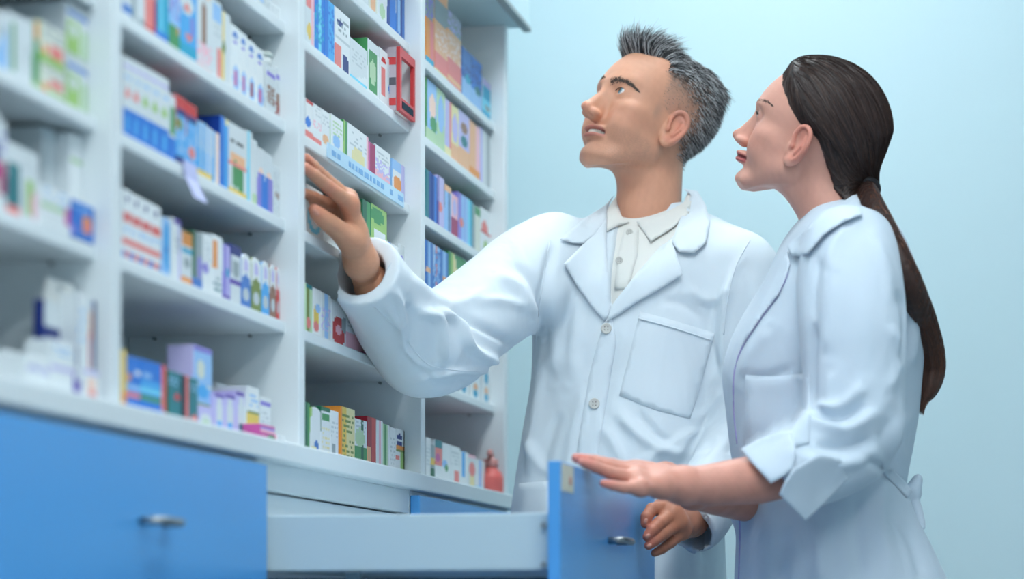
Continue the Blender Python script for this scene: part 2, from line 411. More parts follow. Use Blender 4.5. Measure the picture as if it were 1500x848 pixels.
row(0, G0, [
 (113, 126, 428, ['W', ('v','n',0,.14), ('T','l',.5,.9)], 'tall white carton with a purple edge right of the navy hanging carton', 'w', dict(back=-0.002, depth=.05)),
 (127, 141, 436, ['w', ('v','n',.6,1), ('E','O',.45,.75,.2,.15), ('E','k',.3,.5,.15,.2)], 'slim white and indigo carton against the first upright', 'w', dict(back=-0.004, depth=.05)),
 (-40, 7, 510, ['w', ('b','x',.82,.9), ('T','z',.2,.5)], 'long white carton lying at the left edge above the blue drawer', 'w', dict(back=0.03)),
 (9, 35, 512, ['W', ('T','l',.3,.7)], 'low white carton leftmost of the front row on the worktop', 'w', dict(back=0.004, depth=0.03)),
 (36, 75, 517, ['W', ('T','p',.45,.7)], 'white carton with faint lilac print on the worktop, nearest bay', 'w', dict(back=-0.016, depth=0.03)),
 (75, 109, 495, ['W', ('b','v',.42,.5), ('T','l',.7,.9)], 'white carton with a lilac line in front of the navy hanging carton', 'w', dict(back=-0.016, depth=0.03)),
 (110, 119, 545, ['P', ('b','w',.7,1)], 'narrow deep purple carton on the worktop, nearest bay', 'P', dict(back=-0.018, depth=0.014)),
 (120, 146, 537, ['W', ('E','q',.55,.4,.3,.35), ('E','k',.6,.18,.2,.12), ('b','v',.82,.95)], 'white carton with a peach emblem beside the first upright', 'w', dict(back=-0.018, depth=0.012)),
])
# ---- second bay (the widest one in view)
G1 = 'cartons in the second bay'
row(4, G1, [
 (340, 362, -30, ['w', ('b','e',.2,.5)], 'white carton high on the top visible shelf of the second bay'),
 (362, 378, -25, ['W', ('E','s',.5,.3,.3,.15)], 'white carton with a blue dot at the upper edge of the picture, second bay'),
 (378, 396, -15, ['w', ('b','G',.0,.14), ('T','z',.3,.7), ('E','l',.3,.5,.2,.1)], 'white carton with green foot at the upper edge of the picture'),
 (396, 419, 0, ['W', ('R','P',.2,.95,.05,.16), ('T','x',.3,.8)], 'white carton with a violet line at the upper edge of the picture'),
])
row(3, G1, [
 (180, 194, -70, ['w', ('b','f',.08,.22), ('T','z',.3,.8)], 'white carton with blue print by the first upright, top row of second bay'),
 (194, 203, -66, ['z', ('v','w',.6,1)], 'grey green slim carton left of the coral one'),
 (203, 213, -60, ['w', ('b','z',0,.12)], 'slim white carton left of the coral one'),
 (213, 228, -58, ['k', ('v','r',.8,1), ('b','r',0,.08)], 'coral red carton beside the turquoise one, second bay'),
 (228, 248, -52, ['t', ('v','B',0,.15), ('v','a',.35,.55), ('b','b',0,.12)], 'turquoise carton with dark blue edges, second bay'),
 (248, 264, -46, ['l', ('R','g',.05,1,0,.3), ('E','o',.8,.28,.12,.05), ('D','p',.4,.9)], 'periwinkle carton with a green foot, second bay'),
 (264, 289, -40, ['s', ('E','w',.4,.68,.36,.14), ('E','k',.4,.62,.16,.05), ('R','p',.62,.85,.3,.55), ('b','t',0,.2), ('E','k',.5,.28,.2,.04)], 'sky blue carton with a white disc, second bay'),
 (289, 311, -28, ['w', ('E','u',.45,.52,.18,.3), ('b','k',0,.06), ('E','O',.7,.98,.3,.1), ('D','i',.05,.3)], 'white carton with a brown figure, second bay'),
 (311, 325, -4, ['w', ('R','k',.55,.95,0,.4), ('b','l',.72,.95), ('T','x',.5,.7)], 'white carton with a red upright bar at its foot, second bay'),
 (325, 338, 14, ['w', ('v','Y',0,.35), ('v','y',0,.2), ('E','h',.2,.5,.2,.1)], 'white carton with a yellow edge, second bay'),
])
for q, (a, b) in enumerate(((338, 351), (351, 362), (362, 374), (374, 387))):
    carton(3, a, b, 33 + 11 * q, ['W', ('E','f',.5,.85,.3,.05), ('E','p',.5,.75,.25,.035), ('b','x',.63,.65), ('E','l',.6,.2,.36,.2), ('E','m' if q != 2 else 'R',.55,.2,.2,.13), ('b','w',.94,1)],
           'white carton with a pink oval, %s in the row of four' % ('first', 'second', 'third', 'last')[q], G1)
_, zbei = carton(3, 404, 418, 97, ['w', ('R','u',.1,.95,.15,.5), ('D','R',.1,.3), ('b','p',.78,.86)], 'white carton with beige and red pattern against the second upright', G1)
row(3, G1, [
 (390, 404, 92, ['w', ('R','u',.1,.95,.22,.58), ('D','x',.2,.6), ('b','p',.78,.86)], 'white carton with beige pattern beside the round tin, top row of second bay'),
])
row(2, G1, [(a, b, t, ['w', ('b','b',0,.36), ('E','s',.5,.18,.25,.1), ('E','L' if q > 1 else 'k',.5,.55,.3,.07), ('b','v',.86,.92), ('T','l',.66,.84)],
   'white and bright blue carton, %s of five by the first upright' % ('first','second','third','fourth','fifth')[q]) for q, (a, b, t) in enumerate(((181,193,80),(193,206,86),(206,220,93),(220,234,101),(234,248,109)))])
row(2, G1, [
 (248, 258, 136, ['w', ('R','g',.1,.9,.42,.8), ('b','b',0,.36)], 'slim white green and blue carton, second bay', 'w'),
 (258, 273, 137, ['s', ('b','r',.82,1), ('b','n',.72,.82), ('D','l',.2,.7), ('b','n',0,.14), ('E','h',.3,.6,.3,.08)], 'light blue carton with a red top, left one of two', 'r', dict(top='r')),
 (273, 289, 148, ['s', ('b','r',.82,1), ('b','n',.74,.82), ('D','l',.2,.7), ('E','k',.5,.28,.35,.08), ('b','n',0,.14)], 'light blue carton with a red top, right one of two', 'r', dict(top='r')),
 (289, 296, 175, ['s', ('v','w',.7,1), ('b','y',0,.12)], 'slim sky blue carton, first of three beside the deep blue one'),
 (296, 303, 178, ['s', ('v','w',.7,1), ('b','y',0,.12)], 'slim sky blue carton, second of three beside the deep blue one'),
 (303, 311, 184, ['l', ('v','w',.6,1), ('b','y',0,.12)], 'slim sky blue carton, third of three beside the deep blue one'),
 (311, 322, 190, ['w', ('v','s',.0,.3), ('v','q',.5,.9)], 'slim white carton with a pink stripe left of the deep blue one'),
 (322, 335, 168, ['b', ('v','s',.5,.9), ('E','Y',.9,.95,.3,.06)], 'deep blue carton with a wavy edge, second bay', 'B', dict(top='B')),
 (335, 362, 176, ['w', ('R','O',.1,.9,.45,.6), ('E','g',.35,.28,.14,.2), ('E','g',.65,.25,.14,.2), ('b','y',0,.08), ('T','d',.72,.82), ('b','k',.42,.46)], 'white carton with orange band and green leaves, second bay'),
 (362, 370, 190, ['a', ('v','w',.5,1)], 'slim pale cyan carton right of the leaf carton'),
 (370, 377, 203, ['w', ('b','e',0,.2)], 'slim white carton left of the purple and blue pair'),
 (377, 388, 214, ['w', ('b','p',0,.6), ('R','b',.55,1,0,.6), ('E','q',.5,.62,.3,.05)], 'white carton with purple lower half, left of the pair'),
 (388, 400, 222, ['w', ('b','b',0,.6), ('R','p',.45,1,0,.6), ('E','q',.5,.62,.3,.05)], 'white carton with blue lower half, right of the pair'),
 (400, 413, 240, ['w', ('R','u',.3,.95,.35,.5), ('D','x',.1,.9), ('b','d',0,.04)], 'white carton with a brown mark against the second upright, middle row'),
])
for q, (a, b) in enumerate(((180, 193), (193, 207), (207, 221), (221, 236))):
    carton(1, a, b, 275 + 7.5 * q, ['W', ('E','n',.5,.88,.2,.05), ('b','k',.54,.68), ('b','r',.57,.65), ('D','l',.4,.5), ('b','k',.24,.34), ('b','f',.05,.14), ('E','k',.5,.1,.3,.05)],
           'white carton with two red bands, %s in the row of four' % ('first', 'second', 'third', 'last')[q], G1)
row(1, G1, [
 (237, 254, 316, ['l', ('E','s',.45,.5,.4,.4), ('v','w',.75,1), ('E','f',.4,.45,.12,.06)], 'pale blue carton with a rounded emblem, lower row of second bay'),
 (254, 266, 318, ['W', ('v','v',.6,.9), ('b','P',.92,1), ('T','z',.4,.8)], 'white carton with a lilac stripe, lower row of second bay'),
 (266, 282, 336, ['w', ('b','o',.72,1), ('b','t',.58,.68), ('b','o',0,.14), ('E','z',.5,.4,.3,.1)], 'white carton with orange ends and turquoise line'),
 (282, 297, 336, ['z', ('v','G',0,.3), ('E','p',.7,.4,.25,.2), ('b','f',0,.16)], 'grey green carton with purple print, lower row of second bay', 'G'),
 (297, 311, 340, ['W', ('E','p',.3,.4,.3,.1), ('T','x',.5,.9)], 'white carton left of the orange striped one, lower row'),
 (311, 326, 342, ['W', ('R','o',.0,.55,.45,.92), ('T','T',.1,.35)], 'white carton with an orange upright bar, lower row of second bay'),
 (326, 338, 356, ['p', ('v','v',.5,.8), ('E','t',.6,.5,.25,.08), ('b','P',0,.1)], 'violet carton in the lower row of the second bay'),
 (338, 353, 356, ['w', ('b','n',.8,1), ('b','P',.3,.4), ('E','z',.5,.6,.35,.15)], 'white and indigo carton left of the five round topped ones', 'n', dict(top='n')),
])
for q, (a, b, t, c1, nm) in enumerate(((353, 368, 378, 'f', 'blue'), (368, 383, 384, 'h', 'olive green'), (383, 395, 390, 's', 'cyan'), (395, 405, 395, 'u', 'brown'), (405, 419, 400, 'r', 'red'))):
    carton(1, a, b, t, ['W', ('b',c1,0,.5), ('E',c1,.5,.52,.42,.1), ('E','v',.5,.78,.2,.12), ('E','x',.5,.25,.3,.12)], 'round topped carton with a %s lower half, lower row of second bay' % nm, G1, c1, hump=.14, top=c1)
row(0, G1, [
 (180, 186, 512, ['y', ('b','o',0,.3)], 'narrow yellow carton against the first upright on the worktop', 'y', dict(back=0.002)),
 (186, 206, 520, ['b', ('b','l',.42,.5), ('b','k',.28,.36), ('E','o',.1,.62,.2,.06), ('E','W',.9,.72,.3,.06)], 'bright blue carton with a pink band, second bay worktop', 'b', dict(back=0.002)),
 (206, 237, 525, ['b', ('b','a',.42,.5), ('b','s',.5,.62), ('R','g',0,1,.28,.38), ('E','l',.3,.72,.25,.05), ('T','l',.08,.2)], 'blue carton with a green landscape picture, second bay worktop', 'b', dict(back=0.002)),
 (237, 244, 534, ['k', ('b','l',0,.18), ('v','r',.5,1)], 'narrow red carton right of the landscape carton', 'r', dict(back=0.004)),
 (245, 266, 541, ['T', ('v','G',0,.1), ('b','w',.0,.1), ('T','l',.75,.9), ('E','r',.7,.52,.18,.08)], 'dark green carton with a red dot, second bay worktop', 'G', dict(back=0.003)),
 (267, 277, 548, ['R', ('v','d',0,.45), ('v','k',.6,1)], 'narrow dark and red carton between two green ones', 'd', dict(back=0.002)),
 (277, 290, 552, ['T', ('E','k',.6,.12,.4,.14), ('T','l',.75,.9)], 'dark green carton with a pink foot, second bay worktop', 'G', dict(back=0.003)),
])
_, zlav = carton(0, 291, 312, 592, ['v', ('E','w',.5,.4,.4,.3), ('E','e',.5,.3,.3,.15)], 'low lavender carton carrying a taller one, second bay worktop', G1, 'v', back=0.006, depth=.1)
carton(0, 283, 311, 504, ['l', ('b','p',.9,1), ('E','c',.4,.62,.25,.15), ('b','w',.3,.36), ('b','h',0,.06), ('E','s',.5,.25,.3,.12)], 'lilac carton standing on a low lavender one, second bay worktop', G1, 'v', top='P', back=0.012, depth=0.035, base=zlav)
row(0, G1, [
 (318, 379, 560, ['w', ('v','x',.85,1)], 'broad white carton behind the lavender ones, second bay worktop', 'w', dict(back=0.064, depth=0.08, top='u')),
 (314, 329, 575, ['v', ('E','w',.5,.5,.3,.4), ('E','s',.5,.2,.25,.12), ('b','P',.92,1)], 'lavender and white carton, first of three leaning together', 'v', dict(back=0.006, depth=.05, top='P')),
 (329, 345, 576, ['v', ('E','w',.5,.5,.3,.4), ('E','s',.5,.2,.25,.12), ('b','P',.92,1)], 'lavender and white carton, second of three leaning together', 'v', dict(back=0.006, depth=.05, top='P')),
 (345, 362, 572, ['v', ('E','w',.5,.5,.3,.4), ('E','T',.5,.2,.25,.12), ('b','P',.92,1)], 'lavender and white carton, third of three leaning together', 'v', dict(back=0.006, depth=.05, top='P')),
 (362, 380, 565, ['W', ('b','y',0,.48), ('b','h',.48,.54), ('T','l',.58,.85)], 'white carton with a yellow lower half, second bay worktop', 'w', dict(back=0.002, depth=.06)),
 (381, 397, 580, ['W', ('b','p',.82,.92), ('T','x',.3,.7)], 'white carton behind the small magenta one, second bay worktop', 'w', dict(back=0.010, depth=.06)),
 (381, 403, 620, ['m', ('b','i',.5,.66), ('E','g',.75,.2,.25,.2), ('b','p',.66,.8)], 'small magenta carton, second bay worktop', 'm', dict(back=-0.018, depth=.026)),
 (404, 417, 636, ['W', ('v','x',.4,.5), ('v','i',0,.1)], 'smallest white carton against the second upright on the worktop', 'i', dict(back=-0.018, depth=.02)),
])
# ---- third bay, behind the man's hand
G2 = 'cartons in the third bay'
row(5, G2, [
 (528, 540, -48, ['w', ('b','e',.3,.8)], 'white green carton at the upper edge of the picture, third bay'),
 (540, 553, -40, ['c', ('E','O',.5,.3,.3,.3)], 'cream carton at the upper edge of the picture, third bay'),
 (553, 567, -30, ['W', ('E','e',.5,.3,.3,.2)], 'white carton left of the blue pair at the upper edge'),
 (567, 580, -22, ['b', ('v','B',0,.3), ('b','s',0,.1)], 'bright blue carton, left of the blue pair at the upper edge'),
 (580, 603, -14, ['f', ('E','l',.35,.5,.2,.4), ('v','B',.55,.75)], 'royal blue carton against the third upright at the upper edge'),
])
row(4, G2, [
 (448, 461, -14, ['w', ('b','k',.75,1), ('E','y',.4,.3,.3,.15), ('v','i',.6,.9)], 'white carton with a coral top by the second upright'),
 (461, 475, -16, ['b', ('v','a',.4,.7), ('D','t',.2,.8)], 'bright blue wavy carton, left of two, third bay', 'b'),
 (475, 490, -6, ['s', ('v','b',0,.4), ('D','b',.2,.9)], 'bright blue wavy carton, right of two, third bay', 'b'),
 (491, 513, 8, ['W', ('R','k',.05,.4,.0,.42), ('E','n',.68,.16,.22,.17), ('b','x',.5,.53), ('R','n',.15,.5,.75,.82), ('T','z',.58,.92)], 'white carton with a red bar and navy oval, third bay'),
 (513, 538, 53, ['W', ('G','w',.2,.3), ('b','a',0,.13), ('T','x',.4,.8), ('v','e',.48,.52)], 'white carton with a cyan foot, third bay'),
 (538, 556, 54, ['W', ('R','g',.1,.85,.1,.8), ('E','e',.45,.45,.25,.22), ('b','w',.82,1)], 'white carton with a green panel, third bay', 'g', dict(top='g')),
 (556, 568, 68, ['W', ('R','k',.2,.7,.2,.7), ('E','r',.5,.8,.3,.05)], 'white carton with a pink bar, third bay', 'w', dict(top='r')),
 (568, 576, 84, ['W', ('E','b',.5,.4,.4,.12)], 'slim white carton with a blue spot left of the red display', 'w'),
])
row(3, G2, [
 (448, 459, 143, ['W', ('b','k',0,.22), ('E','b',.3,.45,.4,.12), ('b','r',.92,1)], 'white carton with a red cap by the second upright', 'w', dict(top='r')),
 (459, 471, 150, ['W', ('b','k',.02,.2), ('D','i',.4,.6), ('T','x',.7,.95)], 'white carton with a pink foot, third bay'),
 (471, 486, 158, ['W', ('E','O',.4,.3,.3,.12), ('v','e',.8,.9), ('T','x',.6,.9)], 'white carton with an orange spot left of the green edged one'),
 (486, 503, 166, ['W', ('E','l',.4,.4,.3,.15), ('T','e',.5,.9)], 'white carton with a pale blue spot left of the green edged one'),
 (503, 509, 174, ['g', ('v','L',0,.4)], 'narrow green carton among white ones, third bay', 'g'),
 (509, 540, 178, ['W', ('E','Y',.5,.35,.3,.2), ('T','x',.5,.9), ('v','i',.88,1)], 'wide white carton right of the narrow green one, third bay'),
 (540, 550, 206, ['M', ('v','m',.0,.2)], 'narrow crimson carton, third bay', 'M', dict(top='M')),
 (550, 572, 210, ['W', ('b','i',0,.4), ('D','v',.3,.7), ('T','x',.6,.9)], 'white carton with a pink lower half right of the crimson one', 'w'),
 (575, 593, 231, ['W', ('E','o',.4,.4,.35,.2), ('E','o',.5,.1,.5,.14), ('b','l',.75,1), ('v','v',.75,1)], 'white carton with orange fruit print, third bay', 'l'),
])
row(2, G2, [
 (448, 473, 268, ['W', ('E','a',.5,.35,.4,.28), ('E','W',.5,.4,.28,.2), ('b','l',.75,.85), ('E','f',.8,.55,.2,.08)], 'white carton with a cyan ring behind the man\'s fingers'),
 (473, 500, 296, ['W', ('T','l',.3,.8)], 'white carton behind the man\'s thumb'),
 (500, 529, 312, ['W', ('E','l',.5,.4,.35,.2), ('b','s',0,.1)], 'white carton behind the man\'s wrist'),
 (531, 543, 290, ['G', ('v','g',.5,1)], 'dark green carton right of the man\'s hand', 'G', dict(top='G')),
 (543, 567, 296, ['L', ('R','W',.25,.95,0,.62), ('E','g',.4,.85,.4,.12), ('E','b',.5,.12,.3,.06), ('b','y',0,.08)], 'light green carton with a white panel right of the man\'s hand', 'G', dict(top='g')),
 (567, 584, 352, ['W', ('E','p',.5,.4,.35,.2), ('b','x',.7,.8), ('v','f',.1,.3)], 'small white carton with purple print, third bay', 'w'),
 (584, 600, 356, ['w', ('R','y',.3,.7,.0,.4), ('E','p',.5,.6,.3,.15)], 'small white carton with a yellow mark against the third upright', 'w'),
])
row(1, G2, [
 (448, 458, 414, ['e', ('v','h',.1,.5), ('b','T',.92,1), ('E','k',.4,.2,.3,.12)], 'sage green carton by the second upright, third bay', 'e', dict(top='T')),
 (458, 471, 420, ['W', ('E','y',.4,.4,.3,.25), ('E','k',.4,.2,.3,.1), ('E','l',.6,.6,.3,.1)], 'white carton with yellow print, lower row of third bay'),
 (471, 485, 427, ['w', ('v','l',.3,.7), ('D','v',.2,.7)], 'white carton with pale blue stripe, lower row of third bay'),
 (485, 507, 437, ['W', ('E','r',.5,.3,.42,.35), ('E','i',.5,.35,.2,.12), ('E','z',.9,.5,.2,.2)], 'white carton with a large red emblem, third bay'),
 (507, 530, 450, ['W', ('b','i',0,.4), ('E','x',.4,.7,.2,.12), ('T','x',.5,.9)], 'white carton with pink foot behind the man\'s sleeve'),
 (530, 556, 468, ['W', ('b','i',0,.5), ('b','m',0,.08)], 'white and pink carton half hidden by the man\'s sleeve'),
 (558, 580, 478, ['g', ('b','d',0,.2)], 'dark green carton half hidden by the man\'s sleeve', 'G'),
])
row(0, G2, [
 (447, 454, 588, ['G', ('v','g',.5,1)], 'narrow dark green carton by the second upright on the worktop', 'G', dict(top='G')),
 (454, 470, 600, ['W', ('E','f',.6,.22,.25,.08), ('E','Y',.35,.12,.3,.07), ('R','L',0,.25,.8,1)], 'white carton with a blue dot beside the narrow green one, worktop', 'L', dict(hump=.1, top='L')),
 (470, 484, 594, ['W', ('R','g',.1,.9,.72,.86), ('T','Y',.1,.6), ('b','G',.9,1)], 'white carton with dark green top, third bay worktop', 'G', dict(top='G')),
 (484, 496, 600, ['W', ('R','z',.2,.6,.05,.3), ('T','x',.4,.8)], 'white carton with grey print left of the yellow one', 'w', dict(top='z')),
 (499, 520, 594, ['Y', ('v','y',0,.38), ('v','o',0,.12), ('T','h',.1,.9)], 'yellow carton with an orange spine, third bay worktop', 'o', dict(top='o')),
 (520, 538, 612, ['W', ('b','g',0,.42), ('v','G',.55,.72), ('E','e',.4,.6,.4,.2), ('T','x',.7,.95)], 'white and green carton right of the yellow one', 'w'),
 (538, 551, 609, ['R', ('R','O',.0,.45,0,.42), ('v','r',.5,1)], 'crimson carton on the third bay worktop', 'R', dict(top='R')),
 (551, 561, 614, ['W', ('v','i',.4,.7)], 'white carton right of the crimson one', 'w', dict(top='R')),
 (561, 571, 620, ['e', ('v','g',.2,.55), ('v','W',.75,1)], 'pale green carton, third bay worktop', 'e'),
 (571, 580, 625, ['W', ('T','x',.2,.8)], 'slim white carton left of the lime green pair', 'w'),
 (580, 593, 627, ['W', ('b','o',.55,.63), ('b','h',.5,.55), ('R','k',.0,.45,.3,.42), ('E','n',.4,.82,.3,.07), ('E','n',.4,.68,.3,.05), ('R','L',.5,1,0,.5)], 'white carton with an orange band and lime foot', 'w'),
 (593, 605, 631, ['L', ('b','w',.62,1), ('E','f',.4,.85,.3,.06), ('E','k',.5,.6,.5,.05)], 'lime green carton against the third upright', 'L'),
])
# ---- fourth bay, farthest
G3 = 'cartons in the farthest bay'
_, zq1 = carton(5.5, 624, 636, 22, ['o', ('v','k',.5,1), ('b','t',0,.18)], 'orange carton by the third upright, top shelf of the farthest bay', G3, 'o')
_, zq2 = carton(5.5, 637, 656, 26, ['O', ('b','k',.0,.4), ('D','q',.5,.9), ('b','Y',0,.1)], 'peach carton beside the orange one, farthest bay', G3, 'O')
_, zq3 = carton(5.5, 656, 676, 40, ['O', ('b','k',.2,.5), ('D','q',.5,.9), ('b','k',0,.1)], 'peach carton left of the royal blue one, farthest bay', G3, 'O')
zst = {}
carton(5.5, 624, 636, -70, ['z', ('D','p',0,1), ('b','k',.7,1)], 'grey mauve carton stacked above the orange one', G3, 'z', base=zq1, back=0.012)
carton(5.5, 637, 656, -40, ['O', ('b','z',0,.5), ('E','T',.4,.85,.3,.1)], 'grey and peach carton stacked in the farthest bay', G3, 'O', base=zq2, back=0.012)
carton(5.5, 656, 676, 12, ['z', ('D','v',0,1)], 'mauve carton stacked above the peach one, farthest bay', G3, 'z', base=zq3, back=0.012)
row(5.5, G3, [
 (677, 691, 66, ['f', ('b','l',0,.4), ('D','B',.4,.7), ('E','t',.6,.45,.3,.08)], 'royal blue carton, left of two on the farthest top shelf', 'f'),
 (691, 706, 80, ['b', ('b','l',0,.38), ('D','B',.4,.9), ('E','T',.6,.4,.3,.08)], 'royal blue carton, right of two on the farthest top shelf', 'f'),
 (707, 727, 112, ['a', ('b','t',.5,.8), ('b','v',.8,1), ('E','z',.6,.3,.3,.08), ('b','t',.08,.2)], 'cyan carton at the end of the farthest top shelf', 'w'),
])
row(4, G3, [
 (624, 640, 112, ['l', ('v','g',0,.15), ('b','e',0,.25), ('E','q',.6,.6,.3,.2), ('E','g',.7,.35,.3,.12)], 'pale blue carton with green print, farthest bay', 'g', dict(top='g')),
 (640, 652, 126, ['e', ('b','e',0,.3), ('E','l',.5,.6,.4,.3)], 'sage green carton in the farthest bay', 'e'),
 (652, 661, 142, ['v', ('v','k',.7,1), ('b','Y',0,.2)], 'lilac carton with a red edge, farthest bay', 'w'),
 (661, 672, 150, ['Y', ('b','O',0,.3), ('E','v',.5,.6,.4,.25)], 'cream carton with a lilac emblem, farthest bay', 'O'),
 (672, 688, 158, ['v', ('b','O',0,.36), ('E','u',.5,.72,.3,.1), ('E','T',.5,.5,.3,.1)], 'lilac carton with orange foot, farthest bay', 'w'),
 (688, 703, 174, ['O', ('v','i',.6,1), ('b','o',0,.2)], 'peach carton on the second shelf of the farthest bay', 'O'),
 (703, 711, 184, ['v', ('v','w',.5,1)], 'pale lilac carton on the second shelf of the farthest bay', 'w'),
 (711, 719, 191, ['x', ('v','z',.4,.8)], 'pale grey carton at the end of the second shelf, farthest bay', 'w'),
])
row(3, G3, [
 (624, 633, 246, ['T', ('v','B',.5,1)], 'dark teal carton by the third upright, farthest bay', 'T', dict(top='T')),
 (633, 641, 254, ['B', ('v','b',.4,.8)], 'navy carton by the third upright, farthest bay', 'B'),
 (641, 651, 255, ['v', ('E','k',.4,.4,.3,.1), ('v','P',.0,.2)], 'lavender carton right of the navy one, farthest bay', 'v'),
 (651, 661, 268, ['l', ('v','n',.6,.8), ('b','O',.85,1)], 'pale blue carton with a navy stripe, farthest bay', 'j'),
 (661, 671, 282, ['i', ('b','M',0,.45), ('E','v',.5,.7,.3,.2)], 'pink carton with a crimson foot, farthest bay', 'w'),
 (671, 681, 280, ['p', ('v','l',.5,.9), ('E','k',.5,.4,.3,.1)], 'violet blue carton, farthest bay', 'p'),
 (681, 692, 287, ['a', ('v','l',0,.4), ('v','t',.7,1)], 'aqua carton, farthest bay', 'l'),
 (692, 704, 298, ['c', ('b','g',.82,1), ('v','z',.0,.3)], 'cream carton with a green top, farthest bay', 'g', dict(top='g')),
 (704, 722, 302, ['W', ('E','k',.4,.62,.3,.14), ('b','r',.5,.56), ('E','L',.5,.2,.25,.16), ('b','Y',0,.08)], 'white carton with red and green print, farthest bay', 'w'),
])
row(2, G3, [
 (624, 635, 350, ['f', ('v','l',.3,.6), ('E','O',.3,.5,.3,.06)], 'blue carton with a pale stripe by the third upright', 'f', dict(top='T')),
 (635, 645, 357, ['l', ('v','k',.3,.55), ('D','f',.2,.9)], 'pale blue carton with a pink stripe, farthest bay', 'w'),
 (645, 657, 364, ['f', ('v','l',.3,.7), ('E','o',.5,.5,.2,.06)], 'blue carton left of the green and yellow one', 'f'),
 (657, 664, 366, ['g', ('v','L',.5,1)], 'narrow green carton in the farthest bay', 'g'),
 (664, 686, 370, ['Y', ('G','g',.45,-1.3), ('b','e',0,.2)], 'yellow carton with a green slanted field, farthest bay', 'Y'),
 (686, 707, 392, ['t', ('E','k',.4,.75,.3,.12), ('v','b',.5,.8)], 'cyan blue carton above the man\'s elbow', 't'),
])
row(1, G3, [
 (632, 650, 520, ['W', ('E','l',.5,.4,.3,.2)], 'white carton hidden mostly behind the man\'s elbow'),
 (672, 687, 520, ['W', ('E','t',.5,.15,.2,.12), ('E','O',.5,.35,.25,.1), ('E','b',.5,.6,.2,.1)], 'white carton with blue dots, first of three under the man\'s arm'),
 (689, 704, 530, ['W', ('E','t',.5,.15,.2,.12), ('E','O',.5,.35,.25,.1), ('E','s',.5,.7,.25,.12)], 'white carton with blue dots, second of three under the man\'s arm'),
 (706, 721, 536, ['W', ('E','t',.5,.15,.2,.12), ('E','O',.5,.35,.25,.1), ('E','t',.5,.7,.25,.16)], 'white carton with blue dots, third of three under the man\'s arm'),
])
row(0, G3, [
 (624, 631, 640, ['W', ('T','x',.3,.8)], 'slim white carton by the third upright on the worktop', 'w'),
 (631, 637, 650, ['z', ('b','y',.45,.62), ('b','G',0,.35)], 'narrow grey green carton with yellow spot on the worktop', 'w'),
 (637, 648, 643, ['k', ('b','T',.82,1), ('b','W',0,.4), ('E','m',.4,.6,.3,.1)], 'pink carton with a teal top, farthest worktop', 'w', dict(top='T')),
 (648, 660, 648, ['W', ('E','l',.3,.5,.3,.1), ('E','g',.5,.4,.2,.08)], 'white carton right of the teal topped one', 'w'),
 (660, 674, 652, ['W', ('R','k',.4,.95,0,.4), ('T','x',.5,.9)], 'white carton with a pink foot on the farthest worktop', 'w'),
 (674, 686, 660, ['W', ('v','s',.2,.6), ('b','W',0,.3)], 'white carton with a sky blue stripe on the farthest worktop', 'w', dict(top='i')),
 (686, 697, 665, ['w', ('R','Y',.2,.8,0,.45), ('E','k',.5,.6,.4,.2), ('b','i',.9,1)], 'white carton with a yellow foot on the farthest worktop', 'w', dict(top='i')),
 (697, 711, 672, ['W', ('v','l',.3,.6), ('b','a',0,.2)], 'white and pale blue carton left of the coral bottle', 'w', dict(top='i')),
])

# coral pump bottle at the end of the worktop
bp_ = np.array([-0.022, UY[-1] - UT - .027, H(CT1)])
bt = empty('pump_bottle', bp_); tag(bt, 'coral red pump bottle at the far end of the worktop', 'bottle')
bm = bmesh.new(); add_lathe(bm, [(0.023, 0.0), (0.025, 0.003), (0.025, 0.030), (0.022, 0.040), (0.014, 0.048), (0.013, 0.052)], tuple(bp_), 24)
bm_obj('bottle_body', bm, mat('coral_plastic', (232, 112, 106), 0.3), bt, smooth=True)
bm = bmesh.new(); add_lathe(bm, [(0.014, 0.052), (0.015, 0.054), (0.015, 0.066), (0.006, 0.068), (0.006, 0.078)], tuple(bp_), 18)
add_tube(bm, [bp_ + [0, -.006, .078], bp_ + [.004, -.02, .080], bp_ + [.006, -.034, .074]], [.006, .005, .004], 10)
bm_obj('pump_head', bm, mat('dusty_red_plastic', (205, 140, 135), 0.35), bt, smooth=True)
# round tin lying on the beige cartons at the end of the second bay's top row
jp = np.array([-0.050, UY[3] - UT - .024, zbei + CZ + .0006])
jr = empty('pill_tin', jp); tag(jr, 'round pale grey tin lying on the beige patterned carton, second bay', 'tin')
bm = bmesh.new(); add_lathe(bm, [(0.017, 0), (0.018, 0.002), (0.018, 0.009)], tuple(jp), 22); bm_obj('tin_body', bm, mat('jar_white', (222, 228, 228), 0.35), jr, smooth=True)
bm = bmesh.new(); add_lathe(bm, [(0.0188, 0.009), (0.0188, 0.015), (0.017, 0.017)], tuple(jp), 22); bm_obj('tin_lid', bm, mat('jar_lid_grey', (196, 208, 204), 0.4), jr, smooth=True)
# red window display carton in the third bay
lat = DSH + 0.010; ya_, yb_ = yshelf(586, lat), UY[4] - UT - .001; z0_, z1_ = H(SHZ[4]) + .0005, H(LV[4]) - 0.012
xf_ = -0.010; ymid = yshelf(577, lat)
rd = empty('display_box', (xf_, ya_, z0_)); tag(rd, 'red framed display box with a clear window against the third upright', 'display box')
M_RED = mat('red_card', (206, 62, 66), 0.4); fr_ = 0.010
bm = bmesh.new()
for a in ((ya_, yb_, z0_, z0_ + .022), (ya_, yb_, z1_ - .014, z1_), (ya_, ya_ + fr_, z0_ + .022, z1_ - .014), (yb_ - fr_, yb_, z0_ + .022, z1_ - .014)):
    add_box(bm, xf_ - 0.006, xf_, *a)
bm_obj('display_frame', bm, M_RED, rd)
bm = bmesh.new(); add_box(bm, xf_ - 0.06, xf_ - 0.045, ya_, yb_, z0_, z1_); bm_obj('display_back', bm, M_RED, rd)
